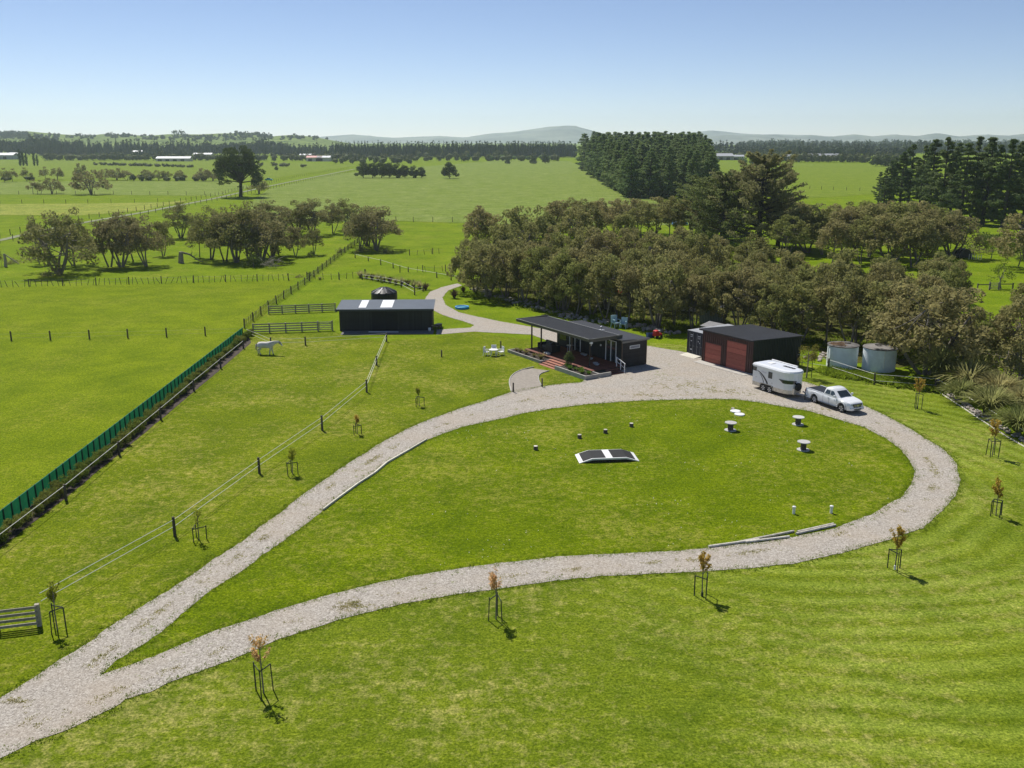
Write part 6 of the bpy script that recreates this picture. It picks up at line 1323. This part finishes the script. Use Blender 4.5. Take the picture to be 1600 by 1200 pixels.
farbuilding(1120, 250, 34, 16, 4.5, 'long grey-roofed building right of the plantation', m_grey, m_conc); farbuilding(1152, 250, 14, 10, 4, 'smaller pale building right of the long grey one', mwr, m_pale)
farbuilding(1240, 251, 26, 12, 4.5, 'left of two dark sheds with blue-grey roofs on the right plain', m_grey, m_cont); farbuilding(1286, 251, 34, 12, 5.5, 'right of two dark sheds with blue-grey roofs on the right plain', m_grey, m_cont)
farbuilding(595, 243, 16, 9, 4, 'pale roof in front of the far pine wood', mwr, m_pale)
farbuilding(1572, 388, 3.4, 2.6, 1.6, 'small dark red-roofed shelter at the right edge behind the spring trees', mat('maroon_roof', (.13, .035, .035), .7, bmp=0), m_wood_dk)
# ------------------------------------------------------------------ grass growing along the edges and on the gravel
def tuft_field(name, pts_, h, m, blades=5, r=.07, wd=.012):
    n = len(pts_); P = np.repeat(np.array(pts_), blades, 0); k = len(P); a = RS.rand(k) * 6.283; d = np.stack([np.cos(a), np.sin(a), np.zeros(k)], 1); hh_ = h * (.5 + RS.rand(k)); q = P + d * (RS.rand(k) * r)[:, None]
    s = np.stack([-np.sin(a), np.cos(a), np.zeros(k)], 1) * wd; tipv = q + d * ((.5 + RS.rand(k)) * h * 1.3)[:, None]; tipv[:, 2] += hh_
    mid_ = (q + tipv) / 2 ; mid_[:, 2] += hh_ * .12
    V = np.stack([q - s, q + s, mid_ + s * .8, tipv], 1).reshape(-1, 3); o = obj(name, quadmesh(name, V), m); o['kind'] = 'stuff'; return o
m_edge = leaf_mat('edge_grass', (.17, .26, .015), (.21, .28, .025), .6, .3, 2); m_weed = leaf_mat('gravel_weeds', (.26, .32, .06), (.46, .40, .16), .6, .3, 2)
ep = []
for loop in (OUTR, ISLR):
    for p in loop:
        if p.y > 95 or p.y < 20: continue
        for _ in range(6): ep.append((p.x + random.gauss(0, .20), p.y + random.gauss(0, .20), .01))
tuft_field('edge_grass', ep, .06, m_edge, 6, .12, .018)
wp = []
CL = [PX((40, 1130), (150, 1035), (250, 955), (400, 850), (520, 757), (640, 684), (760, 640), (850, 620)), PX((60, 1135), (200, 1075), (300, 1035), (450, 975), (600, 930), (780, 903), (950, 885), (1100, 874), (1250, 853), (1380, 815), (1450, 777), (1464, 742), (1435, 697), (1370, 662))]
for cl in CL:
    for p in resample(cl, .12):
        n1 = noise.noise(Vector((p.x * .55, p.y * .55, 2))) + .7 * noise.noise(Vector((p.x * 2.2, p.y * 2.2, 6)))
        if n1 > .12:
            for _ in range(int(9 * n1) + 1): wp.append((p.x + random.gauss(0, .16), p.y + random.gauss(0, .16), .03))
for (u, v, sx_, sy_, n_) in ((1085, 605, 2.2, 1.6, 260), (1050, 600, 1.6, 1.2, 120), (1130, 612, 1.4, .8, 130), (1020, 618, 1.5, .4, 90), (1270, 640, .8, .4, 60), (905, 618, 2.5, .6, 90), (20, 1100, .3, .2, 60), (560, 945, .4, .3, 70), (1230, 620, 1.2, .3, 70)):
    g = G(u, v)
    for _ in range(n_):
        q = (g.x + random.gauss(0, sx_), g.y + random.gauss(0, sy_))
        if noise.noise(Vector((q[0] * .9, q[1] * .9, 3))) > -.05: wp += [(q[0] + random.gauss(0, .07), q[1] + random.gauss(0, .07), .03) for _ in range(2)]
tuft_field('gravel_weeds', wp, .028, m_weed, 5, .11, .020)
# clover heads and daisies on the island lawn
dp = []
while len(dp) < 260:
    x = random.uniform(-6, 30); y = random.uniform(44, 84)
    if inside(x, y, ISL) and noise.noise(Vector((x * .25, y * .25, 7))) > .12: dp.append((x, y, .02))
tuft_field('daisies', dp, .04, m_white, 1, .05, .020)
# rough ground plants under the grove and along the right boundary
ru = []
for _ in range(1500):
    e = edge[random.randrange(len(edge) - 1)]; k = edge.index(e); q = e.lerp(edge[k + 1], random.random()); ru.append((q.x + random.gauss(0, 1.6), q.y + abs(random.gauss(0, 4)) - 1.5, 0))
for _ in range(900):
    q = G(1290, 583).lerp(G(1465, 612), random.random()); ru.append((q.x + random.gauss(0, .4), q.y + random.gauss(.6, .7), 0))
for _ in range(1200):
    q = G(1480, 600).lerp(G(1640, 690), random.random()); ru.append((q.x + abs(random.gauss(0, 3)), q.y + abs(random.gauss(0, 3)), 0))
tuft_field('undergrowth', ru, .34, m_edge, 9, .34, .04)
# ------------------------------------------------------------------ remove the tree forms the copies were made from
for e in HID:
    for c in KIDS[e.name]: bpy.data.objects.remove(c)
    bpy.data.objects.remove(e)
